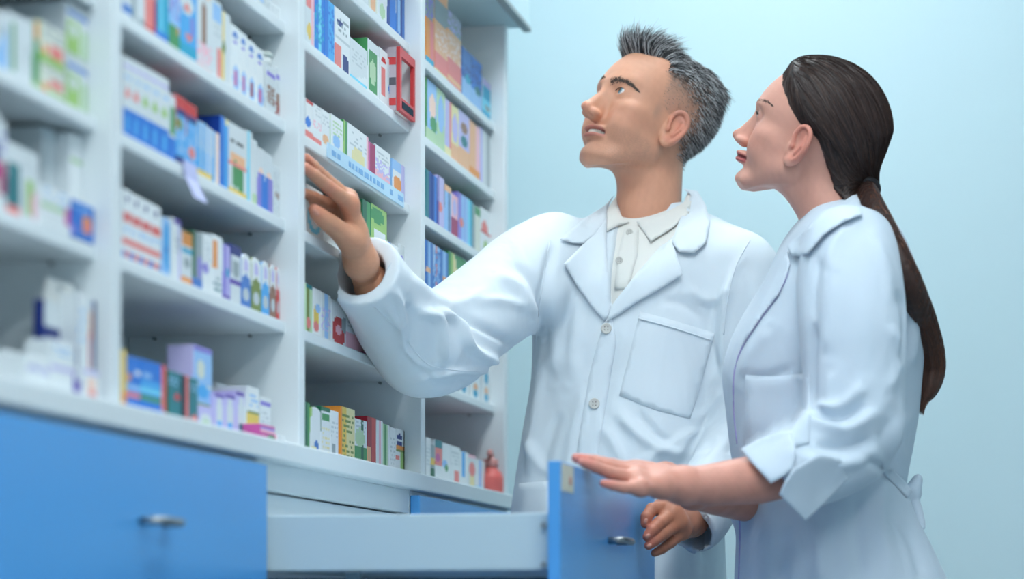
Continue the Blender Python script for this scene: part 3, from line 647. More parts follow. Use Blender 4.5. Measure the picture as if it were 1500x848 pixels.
box('display_side', xf_ - .0445, xf_ - .0065, ya_, ya_ + .002, z0_, z1_, mat('striped_card', (186, 176, 186), .4), rd, bevel=0)
for k_ in range(3):
    zz = z0_ + (z1_ - z0_) * (.08 + .32 * k_)
    box('side_stripe', xf_ - .044, xf_ - .007, ya_ - .0006, ya_, zz, zz + .012, M_RED if k_ != 1 else mat('stripe_dark', (90, 90, 100), .4), rd, bevel=0)
bm = bmesh.new(); add_lathe(bm, [(0.010, 0.024), (0.013, 0.03), (0.013, 0.070), (0.006, 0.08), (0.006, 0.09)], (xf_ - .026, (ya_ + yb_) / 2, z0_), 16)
bm_obj('displayed_bottle', bm, mat('bottle_white', (232, 232, 232), .3), rd, smooth=True)
box('dark_print', xf_, xf_ + .0008, ya_ + .012, yb_ - .014, z0_ + .006, z0_ + .017, M_DARK, rd, bevel=0)
# price tag hanging from a shelf edge and the printed strip on the third bay's shelf
lat = DSH + 0.018; ya_, yb_ = yshelf(269, lat), yshelf(288, lat)
bm = bmesh.new(); zt_ = H(SHZ[2]) + .006
for x_, yo, zz in ((-0.0185, 0, zt_), (-0.0175, 0, zt_ - .02), (-0.010, .006, zt_ - .047)):
    pass
P_ = [(-0.0185, 0.0, zt_), (-0.0170, 0.0, zt_ - .02), (-0.006, .004, zt_ - .046)]
vs = [[bm.verts.new((x + e, y + yo, z)) for y in (ya_, yb_)] for e in (0, .0008) for (x, yo, z) in P_]
for q in range(2):
    for e in (0, 3): bm.faces.new((vs[q + e][0], vs[q + e][1], vs[q + e + 1][1], vs[q + e + 1][0]))
    for s_ in (0, 1): bm.faces.new((vs[q][s_], vs[q + 1][s_], vs[q + 4][s_], vs[q + 3][s_]))
bm.faces.new((vs[0][0], vs[0][1], vs[3][1], vs[3][0])); bm.faces.new((vs[2][0], vs[2][1], vs[5][1], vs[5][0]))
tag(bm_obj('price_tag', bm, mat('lilac_paper', (196, 200, 240), .55)), 'small lilac price tag hanging from the shelf edge, second bay', 'price tag')
ya_, yb_ = yshelf(480, lat), yshelf(592, lat)
sp = box('shelf_strip', -0.0198, -0.0180, ya_, yb_, H(LV[2]) + .004, H(SHZ[3]) + .010, mat('strip_pale_blue', (190, 224, 246), .4), bevel=.0003)
tag(sp, 'pale blue printed strip along a shelf edge of the third bay', 'shelf strip')
rs = np.random.RandomState(3); y_ = ya_ + .02
while y_ < yb_ - .03:
    w_ = rs.uniform(.008, .03)
    if rs.rand() < .75: box('strip_print', -0.0180, -0.0176, y_, y_ + w_, H(LV[2]) + .011, H(LV[2]) + .019, mat('strip_blue', (120, 176, 226), .4), sp, bevel=0)
    y_ += w_ + .008
# ------------------------------------------------------------------ implicit-surface modelling of the figures
class Field:
    def __init__(s, lo, hi, h):
        s.lo = np.array(lo, np.float32); s.h = h
        s.n = np.ceil((np.array(hi) - s.lo) / h).astype(int) + 1
        s.a = np.full(s.n, 1.0, np.float32)
        s.ax = [s.lo[i] + h * np.arange(s.n[i], dtype=np.float32) for i in range(3)]
    def sub(s, lo, hi):
        i0 = np.clip(np.floor((np.array(lo) - s.lo) / s.h).astype(int), 0, s.n - 1)
        i1 = np.clip(np.ceil((np.array(hi) - s.lo) / s.h).astype(int) + 1, 1, s.n)
        i1 = np.maximum(i1, i0 + 1)
        sl = tuple(slice(a, b) for a, b in zip(i0, i1))
        X = s.ax[0][sl[0]][:, None, None]; Y = s.ax[1][sl[1]][None, :, None]; Z = s.ax[2][sl[2]][None, None, :]
        return sl, X, Y, Z
    def put(s, fn, lo, hi, k=0.0, mode='+', pad=None):
        pad = (k * 1.1 + 2 * s.h + 0.012) if pad is None else pad
        sl, X, Y, Z = s.sub(np.array(lo) - pad, np.array(hi) + pad)
        d = fn(X, Y, Z).astype(np.float32); a = s.a[sl]
        if mode == '-': d = -d
        if k <= 0: s.a[sl] = np.minimum(a, d) if mode == '+' else np.maximum(a, d)
        else:
            sg = 1.0 if mode == '+' else -1.0
            p, q = a * sg, d * sg
            hh = np.clip(.5 + .5 * (q - p) / k, 0, 1)
            s.a[sl] = ((q + (p - q) * hh) - k * hh * (1 - hh)) * sg
    def ell(s, c, r, k=0.0, mode='+', rot=None):
        c = np.array(c, float); r = np.array(r, float)
        def fn(X, Y, Z):
            x, y, z = X - c[0], Y - c[1], Z - c[2]
            if rot is not None:
                x, y, z = (rot[0][0]*x + rot[0][1]*y + rot[0][2]*z, rot[1][0]*x + rot[1][1]*y + rot[1][2]*z, rot[2][0]*x + rot[2][1]*y + rot[2][2]*z)
            k0 = np.sqrt((x/r[0])**2 + (y/r[1])**2 + (z/r[2])**2); k1 = np.sqrt((x/r[0]**2)**2 + (y/r[1]**2)**2 + (z/r[2]**2)**2)
            return k0 * (k0 - 1) / np.maximum(k1, 1e-6)
        m = r.max() if rot is not None else r
        s.put(fn, c - m, c + m, k, mode)
    def cone(s, a, b, ra, rb, k=0.0, mode='+', flat=None):
        """tapered capsule; flat = (axis vector, factor) squeezes the section along that axis"""
        a = np.array(a, float); b = np.array(b, float); d = b - a; L2 = max(d @ d, 1e-9)
        def fn(X, Y, Z):
            x, y, z = X - a[0], Y - a[1], Z - a[2]
            t = np.clip((x * d[0] + y * d[1] + z * d[2]) / L2, 0, 1)
            x, y, z = x - t * d[0], y - t * d[1], z - t * d[2]
            l2 = x*x + y*y + z*z
            if flat is not None:
                u, f = flat; q = x * u[0] + y * u[1] + z * u[2]
                l2 = l2 + q * q * (1 / f ** 2 - 1)
            return (np.sqrt(l2) - (ra + (rb - ra) * t)) * (1 if flat is None else min(1, flat[1] * 1.15))
        m = max(ra, rb)
        s.put(fn, np.minimum(a, b) - m, np.maximum(a, b) + m, k, mode)
    def chain(s, pts, rads, k=0.0, mode='+', flat=None):
        for i in range(len(pts) - 1): s.cone(pts[i], pts[i+1], rads[i], rads[i+1], k if i == 0 else min(k, 0.6 * min(rads[i], rads[i+1])) if k else 0, mode, flat)
    def nets(s):
        v = s.a; ins = v < 0
        c = [ins[i:ins.shape[0]-1+i, j:ins.shape[1]-1+j, k:ins.shape[2]-1+k] for i in (0,1) for j in (0,1) for k in (0,1)]
        cnt = sum(x.astype(np.uint8) for x in c)
        act = np.argwhere((cnt > 0) & (cnt < 8))
        off = np.array([(i,j,k) for i in (0,1) for j in (0,1) for k in (0,1)])
        vals = np.stack([v[act[:,0]+o[0], act[:,1]+o[1], act[:,2]+o[2]] for o in off], 1)
        acc = np.zeros((len(act), 3)); num = np.zeros(len(act))
        for e in range(8):
            for ax in range(3):
                if off[e][ax] == 0:
                    f = e + (4, 2, 1)[ax]
                    m = (vals[:, e] < 0) != (vals[:, f] < 0)
                    t = np.where(m, vals[:, e] / np.where(m, vals[:, e] - vals[:, f], 1), 0)
                    p = np.repeat(off[e][None].astype(float), len(act), 0); p[:, ax] += t
                    acc[m] += p[m]; num[m] += 1
        V = s.lo + s.h * (act + acc / num[:, None])
        idx = -np.ones(cnt.shape, np.int64); idx[tuple(act.T)] = np.arange(len(act))
        F = []
        for ax in range(3):
            o1, o2 = [(1, 2), (2, 0), (0, 1)][ax]
            sh = list(v.shape); 
            A = ins[tuple(slice(0, sh[i]-1) if i == ax else slice(1, sh[i]-1) for i in range(3))]
            B = ins[tuple(slice(1, sh[i]) if i == ax else slice(1, sh[i]-1) for i in range(3))]
            e = np.argwhere(A != B); fl = A[tuple(e.T)]
            e = e + np.array([0 if i == ax else 1 for i in range(3)])
            def cell(d1, d2):
                q = e.copy(); q[:, o1] -= d1; q[:, o2] -= d2
                return idx[q[:, 0], q[:, 1], q[:, 2]]
            Q = np.stack([cell(1, 1), cell(0, 1), cell(0, 0), cell(1, 0)], 1)
            Q[fl] = Q[fl][:, ::-1]
            F.append(Q)
        F = np.concatenate(F); F = F[(F >= 0).all(1)]
        return V, F
def relax(V, F, it=2, w=0.5):
    E = np.concatenate([F[:, [0, 1]], F[:, [1, 2]], F[:, [2, 3]], F[:, [3, 0]]])
    deg = np.bincount(E.ravel(), minlength=len(V)).astype(float)[:, None]
    for _ in range(it):
        S = np.zeros_like(V)
        for a in range(3):
            S[:, a] = np.bincount(E[:, 0], V[E[:, 1], a], len(V)) + np.bincount(E[:, 1], V[E[:, 0], a], len(V))
        V = V + w * (S / np.maximum(deg, 1) - V)
    return V
def quad_mesh(name, V, F, col=None):
    me = bpy.data.meshes.new(name)
    me.vertices.add(len(V)); me.vertices.foreach_set('co', np.asarray(V, np.float32).ravel())
    me.loops.add(F.size); me.loops.foreach_set('vertex_index', F.astype(np.int32).ravel())
    me.polygons.add(len(F)); me.polygons.foreach_set('loop_start', np.arange(0, F.size, F.shape[1], dtype=np.int32))
    me.update(calc_edges=True); me.validate()
    me.polygons.foreach_set('use_smooth', np.ones(len(me.polygons), bool))
    if col is not None:
        at = me.color_attributes.new('Col', 'FLOAT_COLOR', 'POINT')
        b = np.ones((len(V), 4), np.float32); b[:, :3] = col; at.data.foreach_set('color', b.ravel())
    return me
def vnormals(V, F):
    n = np.cross(V[F[:, 2]] - V[F[:, 0]], V[F[:, 3]] - V[F[:, 1]])
    N = np.zeros_like(V)
    for j in range(4):
        for a in range(3): N[:, a] += np.bincount(F[:, j], n[:, a], len(V))
    return N / np.maximum(np.linalg.norm(N, axis=1, keepdims=True), 1e-12)
def vnoise(P, seed=0, oct=3):
    """smooth pseudo-noise from summed sines, about -1..1"""
    rs = np.random.RandomState(seed); out = np.zeros(len(P)); amp = 1; tot = 0
    for o in range(oct):
        for _ in range(4):
            d = rs.randn(3); d /= np.linalg.norm(d); out += amp * np.sin(P @ d * (2 ** o) * 2 * math.pi + rs.rand() * 9) ; tot += amp
        amp *= .6
    return out / tot * 2
def sm(e0, e1, x):
    t = np.clip((x - e0) / (e1 - e0), 0, 1); return t * t * (3 - 2 * t)
def blend(C, m, col): return C + np.asarray(m)[:, None] * (np.asarray(col) - C)

def spl(P, r=None, n=4):
    """Catmull-Rom refinement of a polyline and of the values along it"""
    P = np.array(P, float); Q = P if r is None else np.concatenate([P, np.array(r, float)[:, None]], 1)
    E = np.concatenate([2 * Q[:1] - Q[1:2], Q, 2 * Q[-1:] - Q[-2:-1]]); out = []
    for i in range(len(Q) - 1):
        a, b, c, d = E[i:i+4]
        for t in np.arange(n) / n: out.append(.5 * (2*b + (c-a)*t + (2*a-5*b+4*c-d)*t*t + (3*b-a-3*c+d)*t**3))
    out.append(Q[-1]); out = np.array(out)
    return out if r is None else (out[:, :-1], out[:, -1])
def head_axes(yaw, pitch, roll):
    """rows: left, forward, up of a head seen in profile facing picture-left; yaw > 0 turns the face to the camera"""
    fw = -CR * math.cos(yaw) - CF * math.sin(yaw); lf = CR * math.sin(yaw) - CF * math.cos(yaw); up = CU.copy()
    f2 = fw * math.cos(pitch) + up * math.sin(pitch); u2 = up * math.cos(pitch) - fw * math.sin(pitch)
    l3 = lf * math.cos(roll) + u2 * math.sin(roll); u3 = u2 * math.cos(roll) - lf * math.sin(roll)
    return np.stack([l3, f2, u3])
def head_field(h, female=False, neck=((0, -.030, -.05), (0, -.05, -.24)), nr=(.054, .058), mouth_open=0.0044, es=1.0, ez=-.013):
    f = Field((-.11, -.25 if female else -.18, -.27), (.11, .15, .14), h)
    g = 0.92 if female else 1.0
    f.ell((0, -.010, .042), (.0735, .098, .085), 0)                                   # skull
    f.ell((0, .036, .040), (.060, .054, .052), .03)                                   # forehead
    if not female: f.ell((0, -.052, .072), (.064, .060, .058), .03)                    # crown
    # face: stacked slices, each an outline with front, half width
    zt = np.array([ .075,  .05,  .03,  .015,   0, -.02, -.04, -.055, -.07, -.085, -.10, -.112, -.121, -.126])
    yf = np.array([ .060, .080, .0915, .087, .084, .0845, .0855, .0870, .0865, .0840, .0855, .0845, .078, .062])
    wd_ = np.array([.045, .058, .063, .0650, .0655, .065, .0605, .0565, .0525, .0485, .042, .034, .022, .008])
    if female: wd_ = wd_ * .97; yf = yf - np.interp(zt, (-.12, -.06, .02, .05), (.003, .001, 0, -.001))
    yc_ = np.array([.015, .015, .015, .015, .015, .015, .017, .02, .022, .025, .03, .04, .05, .055])
    zt, yf, wd_, yc_ = zt[::-1], yf[::-1], wd_[::-1], yc_[::-1]
    def face(X, Y, Z):
        z = Z.ravel(); a = np.interp(z, zt, yf)[None, None]; w = np.interp(z, zt, wd_)[None, None]; c = np.interp(z, zt, yc_)[None, None]
        ey = np.where(Y > c, a - c, .060)
        n = np.interp(z, (-.06, -.02, .02), (1.95, 2.2, 2.35))[None, None]
        zlow = np.interp(Y.ravel(), (-.04, .0, .03, .06, .085), (-.045, -.072, -.092, -.115, -.1235))[None, :, None]
        q = ((np.abs(X) / w) ** n + (np.abs(Y - c) / ey) ** n) ** (1 / n)
        d = (q - 1) * np.minimum(w, ey)
        return np.maximum(d, np.maximum((zlow - Z) * .9, Z - .075))
    f.put(face, (-.07, -.05, -.125), (.07, .1, .075), .026)
    f.cone(neck[0], neck[1], nr[0], nr[1], .02)                                        # neck
    f.ell((0, .012, -.078), (.036, .05, .020), .03)                                     # under the jaw
    for s in (-1, 1):
        f.cone((s * .052, .004, -.06), (s * .030, .062, -.106), .011, .012, .02)         # jaw line
        f.ell((s * .047, .058 if not female else .052, -.014), (.022, .026, .014) if not female else (.020, .022, .012), .022)                         # cheekbone
        f.ell((s * .036, .061 if not female else .060, -.042 if not female else -.036), (.018, .019, .021), .02)                           # cheek
        f.ell((s * .046, .040 if not female else .032, -.045), (.017, .032, .030), .03)
        f.cone((s * .012, .089, .029), (s * .046, .074, .034), .0065 if not female else .005, .006, .014)   # brow ridge
        f.ell((s * .033, .098, .011), (.0175, .017, .0115), .013, '-')                     # eye socket
        if female: f.ell((s * .050, .094, .011), (.012, .019, .0095), .010, '-')
        f.ell((s * .0315, .0735, .0125), (.0150, .0140, .0132), .006)                        # lids
    nz = .92 if female else 1.0
    f.cone((0, .087, .022), (0, .088 + .0265 * nz, -.0275), .0064, .0080 * nz, .013)                 # nose
    f.cone((0, .082, .008), (0, .098, -.034), .0085, .0128 * nz, .012)
    f.ell((0, .089 + .0285 * nz, -.0305), (.0080 * g, .0078, .0074), .008)
    for s in (-1, 1):
        f.ell((s * .0115 * g, .1045 * (1 if not female else .985), -.0365), (.0068, .0098, .0068), .007)
        f.ell((s * .0062, .1085, -.0445), (.0034, .0052, .0040), .003, '-')
    f.cone((0, .099, -.043), (0, .1125 * (1 if not female else .985), -.0385), .0045, .004, .006)    # columella
    # lips and mouth
    lp = .0045 if female else .0
    f.ell((0, .0845 + lp, -.0590 if not female else -.0603), (.027 * g, .0160, .0058 if not female else .0070), .006)
    f.ell((0, .0825 + lp, -.0740 if not female else -.0722), (.024 * g, .0158, .0064 if not female else .0074), .006)
    if mouth_open > 0: f.ell((0, .0880 + lp, -.0662), (.0285 * g, .0175, mouth_open), .0022, '-')
    f.ell((0, .090, -.0845), (.020, .006, .004), .008, '-') if False else None
    f.ell((0, .0725, -.107), (.021, .0165, .0125), .016)                                # chin
    # ears
    for s in (-1, 1):
        tilt = 0.22; ca, sa = math.cos(tilt), math.sin(tilt)
        out = s * 0.30
        rot = ((1, out * -1.0, 0), (out, ca, -sa), (0, sa, ca))
        c = np.array((s * .0765, -.010, ez))
        n3 = np.array(((math.cos(.45), s * math.sin(.45), 0), (-s * math.sin(.45), math.cos(.45), 0), (0, 0, 1.0)))
        t3 = np.array(((1, 0, 0), (0, ca, sa), (0, -sa, ca)))
        R3 = t3 @ n3
        f.ell(c, np.array((.0058, .0165, .0300)) * es, .004, rot=R3)
        def loc(p): return c + R3.T @ (np.array(p) * es)
        f.ell(loc((s * .0075, .0025, .001)), np.array((.0065, .0105, .0205)) * es, .003, '-', rot=R3)
        rim = [loc((s * .0045, .0105, .002)), loc((s * .005, .0135, .012)), loc((s * .005, .0095, .0245)), loc((s * .005, -.001, .0285)), loc((s * .005, -.0115, .0205)), loc((s * .005, -.0145, .006)), loc((s * .0045, -.0115, -.010)), loc((s * .004, -.006, -.020))]
        f.chain(*spl(rim, [.003, .0034, .0036, .0036, .0038, .0036, .0032, .003], 4), .003)
        f.chain([loc((s * .004, -.006, .016)), loc((s * .005, -.0075, .004)), loc((s * .0045, -.003, -.010))], [.0026, .0032, .003], .003)
        f.ell(loc((s * .004, .009, -.004)), (.0035, .0045, .006), .003, rot=R3)               # tragus
        f.ell(loc((s * .002, .002, -.024)), (.0045, .0085, .0085), .005, rot=R3)              # lobe
    # open the lids over the eyeball
    for s in (-1, 1):
        a = 0.10
        rot = ((math.cos(.10 * s), -math.sin(.22 * s), 0), (math.sin(.22 * s), math.cos(.22 * s), 0), (0, 0, 1))
        f.ell((s * .0318, .0895, .0128), (.0122, .0085, .0044 if not female else .0046), .0014, '-', rot=((math.cos(.25), s * math.sin(.25), 0), (-s * math.sin(.25), math.cos(.25), 0), (0, 0, 1)))
    return f
def skin_color(V, female=False, hair=None):
    """reddish cheeks and lips, paler brow: pigment of the skin, plus a painted dark mouth line, in head coordinates"""
    base = np.array(s2l((216, 158, 130))) if not female else np.array(s2l((218, 160, 142)))
    C = np.repeat(base[None], len(V), 0)
    x, y, z = V.T; ax = np.abs(x)
    n = vnoise(V * 22, 5); n2 = vnoise(V * 90, 8)
    C = C * (1 + .035 * n + .02 * n2)[:, None]
    red = np.array(s2l((206, 116, 96)))
    m = np.exp(-(((ax - .045) / .022) ** 2 + ((y - .06) / .03) ** 2 + ((z + .03) / .022) ** 2)); C = blend(C, .35 * m, red)
    m = np.exp(-((x / .012) ** 2 + ((y - .12) / .015) ** 2 + ((z + .033) / .012) ** 2)); C = blend(C, .4 * m, red)
    m = sm(.072, .082, ax) * sm(.05, .03, np.abs(z)) * sm(.03, .01, y); C = blend(C, .45 * m, np.array(s2l((214, 116, 100))))
    lip = np.array(s2l((204, 128, 116) if not female else (196, 100, 102)))
    u = x / (.0285 if not female else .026); zl = -.0662
    upm = sm(1.0, .85, np.abs(u)) * sm(.078, .084, y + .008 * u * u) * ((z > zl) * sm(.0105, .0085, (z - zl) + .003 * np.abs(u) + .0012 * np.exp(-(x / .004) ** 2)) + (z <= zl) * sm(.0135, .0115, (zl - z) + .005 * u * u))
    C = blend(C, .85 * upm * (y > .07), lip)
    inn = sm(.0042, .0018, np.abs(z - zl)) * sm(.030, .024, ax) * (y > .055) if female else sm(.0045, .0025, np.abs(z - zl)) * sm(.030, .024, ax) * (y > .055) * sm(.097, .093, y)
    C = blend(C, .9 * inn, np.array(s2l((112, 46, 46))))  # mouth inside; female: shade of the parted lips painted into their closed crease
    return C
def mesh_head(f, A, O, scale, female=False, relax_n=1):
    V, F = f.nets(); V = relax(V, F, relax_n, .4); V0 = V.copy()
    c = .84 if female else .86
    w = sm(-.03, .03, V[:, 1]) * sm(-.135, -.118, V[:, 2])
    zz = np.minimum(V[:, 2] + .028, 0); V[:, 2] -= w * zz * (1 - c)
    return V0, F, (V * scale) @ A + O
def eyeballs(A, O, scale, parent, iris, gaze=(0.0, 0.1)):
    m = MATS.get('eye') or attr_mat('eye', 0.08, 0.6)
    for s in (-1, 1):
        c = np.array((s * .0315, .0752, .0125)); r = .0121
        nu, nv = 40, 30; V = []; 
        gx, gz = gaze; ax = np.array((gx, math.sqrt(max(0, 1 - gx * gx - gz * gz)), gz))
        e1 = np.cross(ax, (0, 0, 1.0)); e1 /= np.linalg.norm(e1); e2 = np.cross(e1, ax)
        Cc = []
        for j in range(nv + 1):
            t = math.pi * (j / nv) ** 1.25
            for i in range(nu):
                p = 2 * math.pi * i / nu
                b = 1 + (.05 if t < .5 else 0) * max(0, 1 - (t / .5) ** 2)
                V.append(c + r * b * (ax * math.cos(t) + (e1 * math.cos(p) + e2 * math.sin(p)) * math.sin(t)))
                Cc.append((.004, .004, .005) if t < .20 else (s2l(iris) if t < .44 else ((.02, .03, .04) if t < .50 else (.72, .70, .70))))
        F = np.array([(j * nu + i, j * nu + (i + 1) % nu, (j + 1) * nu + (i + 1) % nu, (j + 1) * nu + i) for j in range(nv) for i in range(nu)])
        me = quad_mesh('eyeball', (np.array(V) * scale) @ A + O, F, np.array(Cc))
        link('eyeball', me, m, parent)
def strands(name, roots, dirs_fn, mat_, parent, n_seg, width, cols=None):
    """hair drawn as thin two-sided tapering ribbons; dirs_fn(i) gives the points of strand i"""
    V = []; F = []; C = []
    for i in range(len(roots)):
        P = dirs_fn(i)
        if P is None: continue
        n = len(P); base = len(V)
        T = np.gradient(P, axis=0)
        view = CAMP - P[0]; view /= np.linalg.norm(view)
        S = np.cross(T, view + .35 * np.random.randn(3)); S /= np.maximum(np.linalg.norm(S, axis=1, keepdims=True), 1e-9)
        w = width * (1 - .85 * (np.arange(n) / (n - 1)) ** 1.5)
        for q in range(n):
            V.append(P[q] - S[q] * w[q] / 2); V.append(P[q] + S[q] * w[q] / 2)
            if cols is not None: C.append(cols[i]); C.append(cols[i])
        for q in range(n - 1): F.append((base + 2*q, base + 2*q + 1, base + 2*q + 3, base + 2*q + 2))
    me = quad_mesh(name, np.array(V), np.array(F), np.array(C) if cols is not None else None)
    return link(name, me, mat_, parent)
# ------------------------------------------------------------------ shared figure helpers
AX = np.stack([CR, -CF, CU])                      # right, towards the camera, up
class Loc:
    def __init__(s, px, py, z): s.O = W(px, py, z)
    def __call__(s, px, py, z): return AX @ (W(px, py, z) - s.O)
    def world(s, V): return V @ AX + s.O
def torso_fn(cs, ca, cb, wa, wb, yaw, n=2.3, top=None):
    """stacked super-elliptic sections along the height; yaw turns the section about the vertical"""
    o = np.argsort(cs); cs, ca, cb, wa, wb = [np.array(v, float)[o] for v in (cs, ca, cb, wa, wb)]
    cy, sy = math.cos(yaw), math.sin(yaw)
    def cub(z, v):  # smooth interpolation
        i = np.clip(np.searchsorted(cs, z) - 1, 0, len(cs) - 2); t = np.clip((z - cs[i]) / (cs[i+1] - cs[i]), 0, 1)
        m = np.gradient(v, cs); h = cs[i+1] - cs[i]
        return (2*t**3-3*t**2+1)*v[i] + (t**3-2*t**2+t)*h*m[i] + (-2*t**3+3*t**2)*v[i+1] + (t**3-t**2)*h*m[i+1]
    def fn(X, Y, Z):
        z = Z.ravel(); a0, b0, A, B = [cub(z, v)[None, None] for v in (ca, cb, wa, wb)]
        x = X - a0; y = Y - b0
        u = np.abs(x * cy + y * sy); v = np.abs(-x * sy + y * cy)
        q = ((u / A) ** n + (v / B) ** n) ** (1 / n)
        d = (q - 1) * np.minimum(A, B)
        return np.maximum(d, np.maximum(cs[0] - Z, Z - cs[-1]) * .8)
    lo = (float((ca - np.maximum(wa, wb)).min()), float((cb - np.maximum(wa, wb)).min()), float(cs[0])); hi = (float((ca + np.maximum(wa, wb)).max()), float((cb + np.maximum(wa, wb)).max()), float(cs[-1]))
    return fn, lo, hi
def polydist(q, poly):
    d = np.full(len(q), 1e9)
    for a, b in zip(poly[:-1], poly[1:]):
        a = np.array(a, float); b = np.array(b, float); e = b - a
        t = np.clip(((q - a) @ e) / max(e @ e, 1e-9), 0, 1)
        d = np.minimum(d, np.hypot(*(q - a - t[:, None] * e).T))
    return d
def fold(V, F, folds, side=1.0):
    """raise or sink cloth along folds; each fold = (picture polyline, height in metres, half width in pixels)"""
    N = vnormals(V, F); vis = ((CAMP - V) * N).sum(1) / np.linalg.norm(CAMP - V, axis=1)
    q = proj(V)[:, :2]; D = np.zeros(len(V)); vm = sm(-.05, .25, vis)
    for poly, amp, w in folds:
        P = np.array(poly, float); P = spl(P, None, 5) if len(P) > 2 else P
        bb = (q[:, 0] > P[:, 0].min() - 3*w) & (q[:, 0] < P[:, 0].max() + 3*w) & (q[:, 1] > P[:, 1].min() - 3*w) & (q[:, 1] < P[:, 1].max() + 3*w) & (vm > 0)
        if not bb.any(): continue
        d = polydist(q[bb], P)
        # fade towards both ends
        e0 = np.hypot(*(q[bb] - P[0]).T); e1 = np.hypot(*(q[bb] - P[-1]).T); L = np.hypot(*np.diff(P, axis=0).T).sum()
        fade = sm(0, .25 * L + 2, np.minimum(e0, e1) + .05 * L)
        D[bb] += amp * np.exp(-(d / w) ** 2) * fade
    return V + N * (D * vm)[:, None]
def bvh_of(*objs):
    V = []; F = []
    for o in objs:
        k = len(V); me = o.data
        co = np.empty(len(me.vertices) * 3, np.float32); me.vertices.foreach_get('co', co); V += [tuple(v) for v in co.reshape(-1, 3)]
        F += [tuple(k + i for i in p.vertices) for p in me.polygons]
    return BVHTree.FromPolygons(V, F)
def ray_px(bvh, px, py):
    d = W(px, py, 1.0) - CAMP; L = np.linalg.norm(d)
    hit = bvh.ray_cast(Vector(CAMP), Vector(d / L), 12.0)
    return None if hit[0] is None else float((np.array(hit[0]) - CAMP) @ CF)
def shell(name, poly, bvh, m, parent, off=0.004, thick=0.003, step=7.0, curve=0, smooth=3, puff=0.0, label=None, offs=None):
    """a piece of cloth lying on a body: outline in picture pixels, dropped onto the surface, with its own thickness.
    offs: one stand-off per outline point (metres), else off"""
    P = np.array(poly, float); n0 = len(P)
    O_ = np.full(n0, off) if offs is None else np.array(offs, float)
    Q = np.concatenate([P, O_[:, None]], 1)
    if curve:
        E = np.concatenate([Q[-1:], Q, Q[:2]]); out = []
        for i in range(n0):
            a, b, c, d = E[i:i+4]
            for t in np.arange(curve) / curve: out.append(.5 * (2*b + (c-a)*t + (2*a-5*b+4*c-d)*t*t + (3*b-a-3*c+d)*t**3))
        Q = np.array(out)
    B = []
    for a, b in zip(Q, np.roll(Q, -1, 0)):
        k = max(1, int(np.hypot(*(b - a)[:2]) / step))
        for t in range(k): B.append(a + (b - a) * t / k)
    B = np.array(B); nb = len(B)
    x0, y0 = B[:, :2].min(0); x1, y1 = B[:, :2].max(0)
    gx, gy = np.meshgrid(np.arange(x0 + step/2, x1, step), np.arange(y0 + step/2, y1, step))
    G = np.stack([gx.ravel(), gy.ravel()], 1)
    ins = np.zeros(len(G), bool); j = nb - 1
    for i in range(nb):
        xi, yi = B[i, :2]; xj, yj = B[j, :2]
        c = ((yi > G[:, 1]) != (yj > G[:, 1])) & (G[:, 0] < (xj - xi) * (G[:, 1] - yi) / (yj - yi + 1e-12) + xi); ins ^= c; j = i
    dB = polydist(G, np.concatenate([B[:, :2], B[:1, :2]]))
    G = G[ins & (dB > step * .45)]
    wgt = 1 / (np.hypot(G[:, None, 0] - B[None, :, 0], G[:, None, 1] - B[None, :, 1]) ** 2 + 1)
    go = (wgt * B[None, :, 2]).sum(1) / wgt.sum(1)
    pts = np.concatenate([B, np.concatenate([G, go[:, None]], 1)])
    r = delaunay_2d_cdt([Vector(p[:2]) for p in pts], [(i, (i + 1) % nb) for i in range(nb)], [list(range(nb))], 1, 1e-5)
    T = [tuple(t) for t in r[2]]; pv = np.array([tuple(v) for v in r[0]])
    o = np.array([pts[s[0], 2] if s else off for s in r[3]])
    Z = np.array([ray_px(bvh, *p) or np.nan for p in pv]) if bvh is not None else o.copy()
    if bvh is None: o = np.zeros(len(pv))
    ok = ~np.isnan(Z)
    if not ok.any(): return None
    for i in np.where(~ok)[0]:
        d = np.hypot(*(pv[ok] - pv[i]).T); k = np.argsort(d)[:4]; Z[i] = Z[ok][k].mean()
    edges = set()
    for t in T:
        for a, b in zip(t, t[1:] + t[:1]): edges.add((min(a, b), max(a, b)))
    E = np.array(list(edges)); deg = np.bincount(E.ravel(), minlength=len(pv))
    Zr = Z.copy()
    for _ in range(smooth):
        s = np.bincount(E[:, 0], Z[E[:, 1]], len(pv)) + np.bincount(E[:, 1], Z[E[:, 0]], len(pv)); Z = .5 * Z + .5 * s / np.maximum(deg, 1)
    Z = np.minimum(Z, Zr + .001)
    db = polydist(pv, np.concatenate([B[:, :2], B[:1, :2]]))
    bulge = puff * (1 - np.exp(-(db / (2.2 * step)) ** 2))
    round_ = thick * .45 * np.exp(-(db / (.4 * step)) ** 2)
    Vf = np.array([W(p[0], p[1], z) for p, z in zip(pv, Z - o - bulge + round_)])
    Vb = np.array([W(p[0], p[1], z) for p, z in zip(pv, Z - o + thick - round_)])
    n = len(pv); Fs = []
    cnt = {}
    for t in T:
        for a, b in zip(t, t[1:] + t[:1]): cnt[(a, b)] = 1
        Fs.append(t); Fs.append(tuple(n + i for i in t[::-1]))
    for (a, b) in cnt:
        if (b, a) not in cnt: Fs.append((b, a, n + a, n + b))
    me = mesh(name, np.concatenate([Vf, Vb]), Fs)
    bm = bmesh.new(); bm.from_mesh(me); bmesh.ops.recalc_face_normals(bm, faces=bm.faces); bm.to_mesh(me); bm.free()
    ob = link(name, me, m, parent, smooth=True)
    if label: ob['label'] = label
    return ob
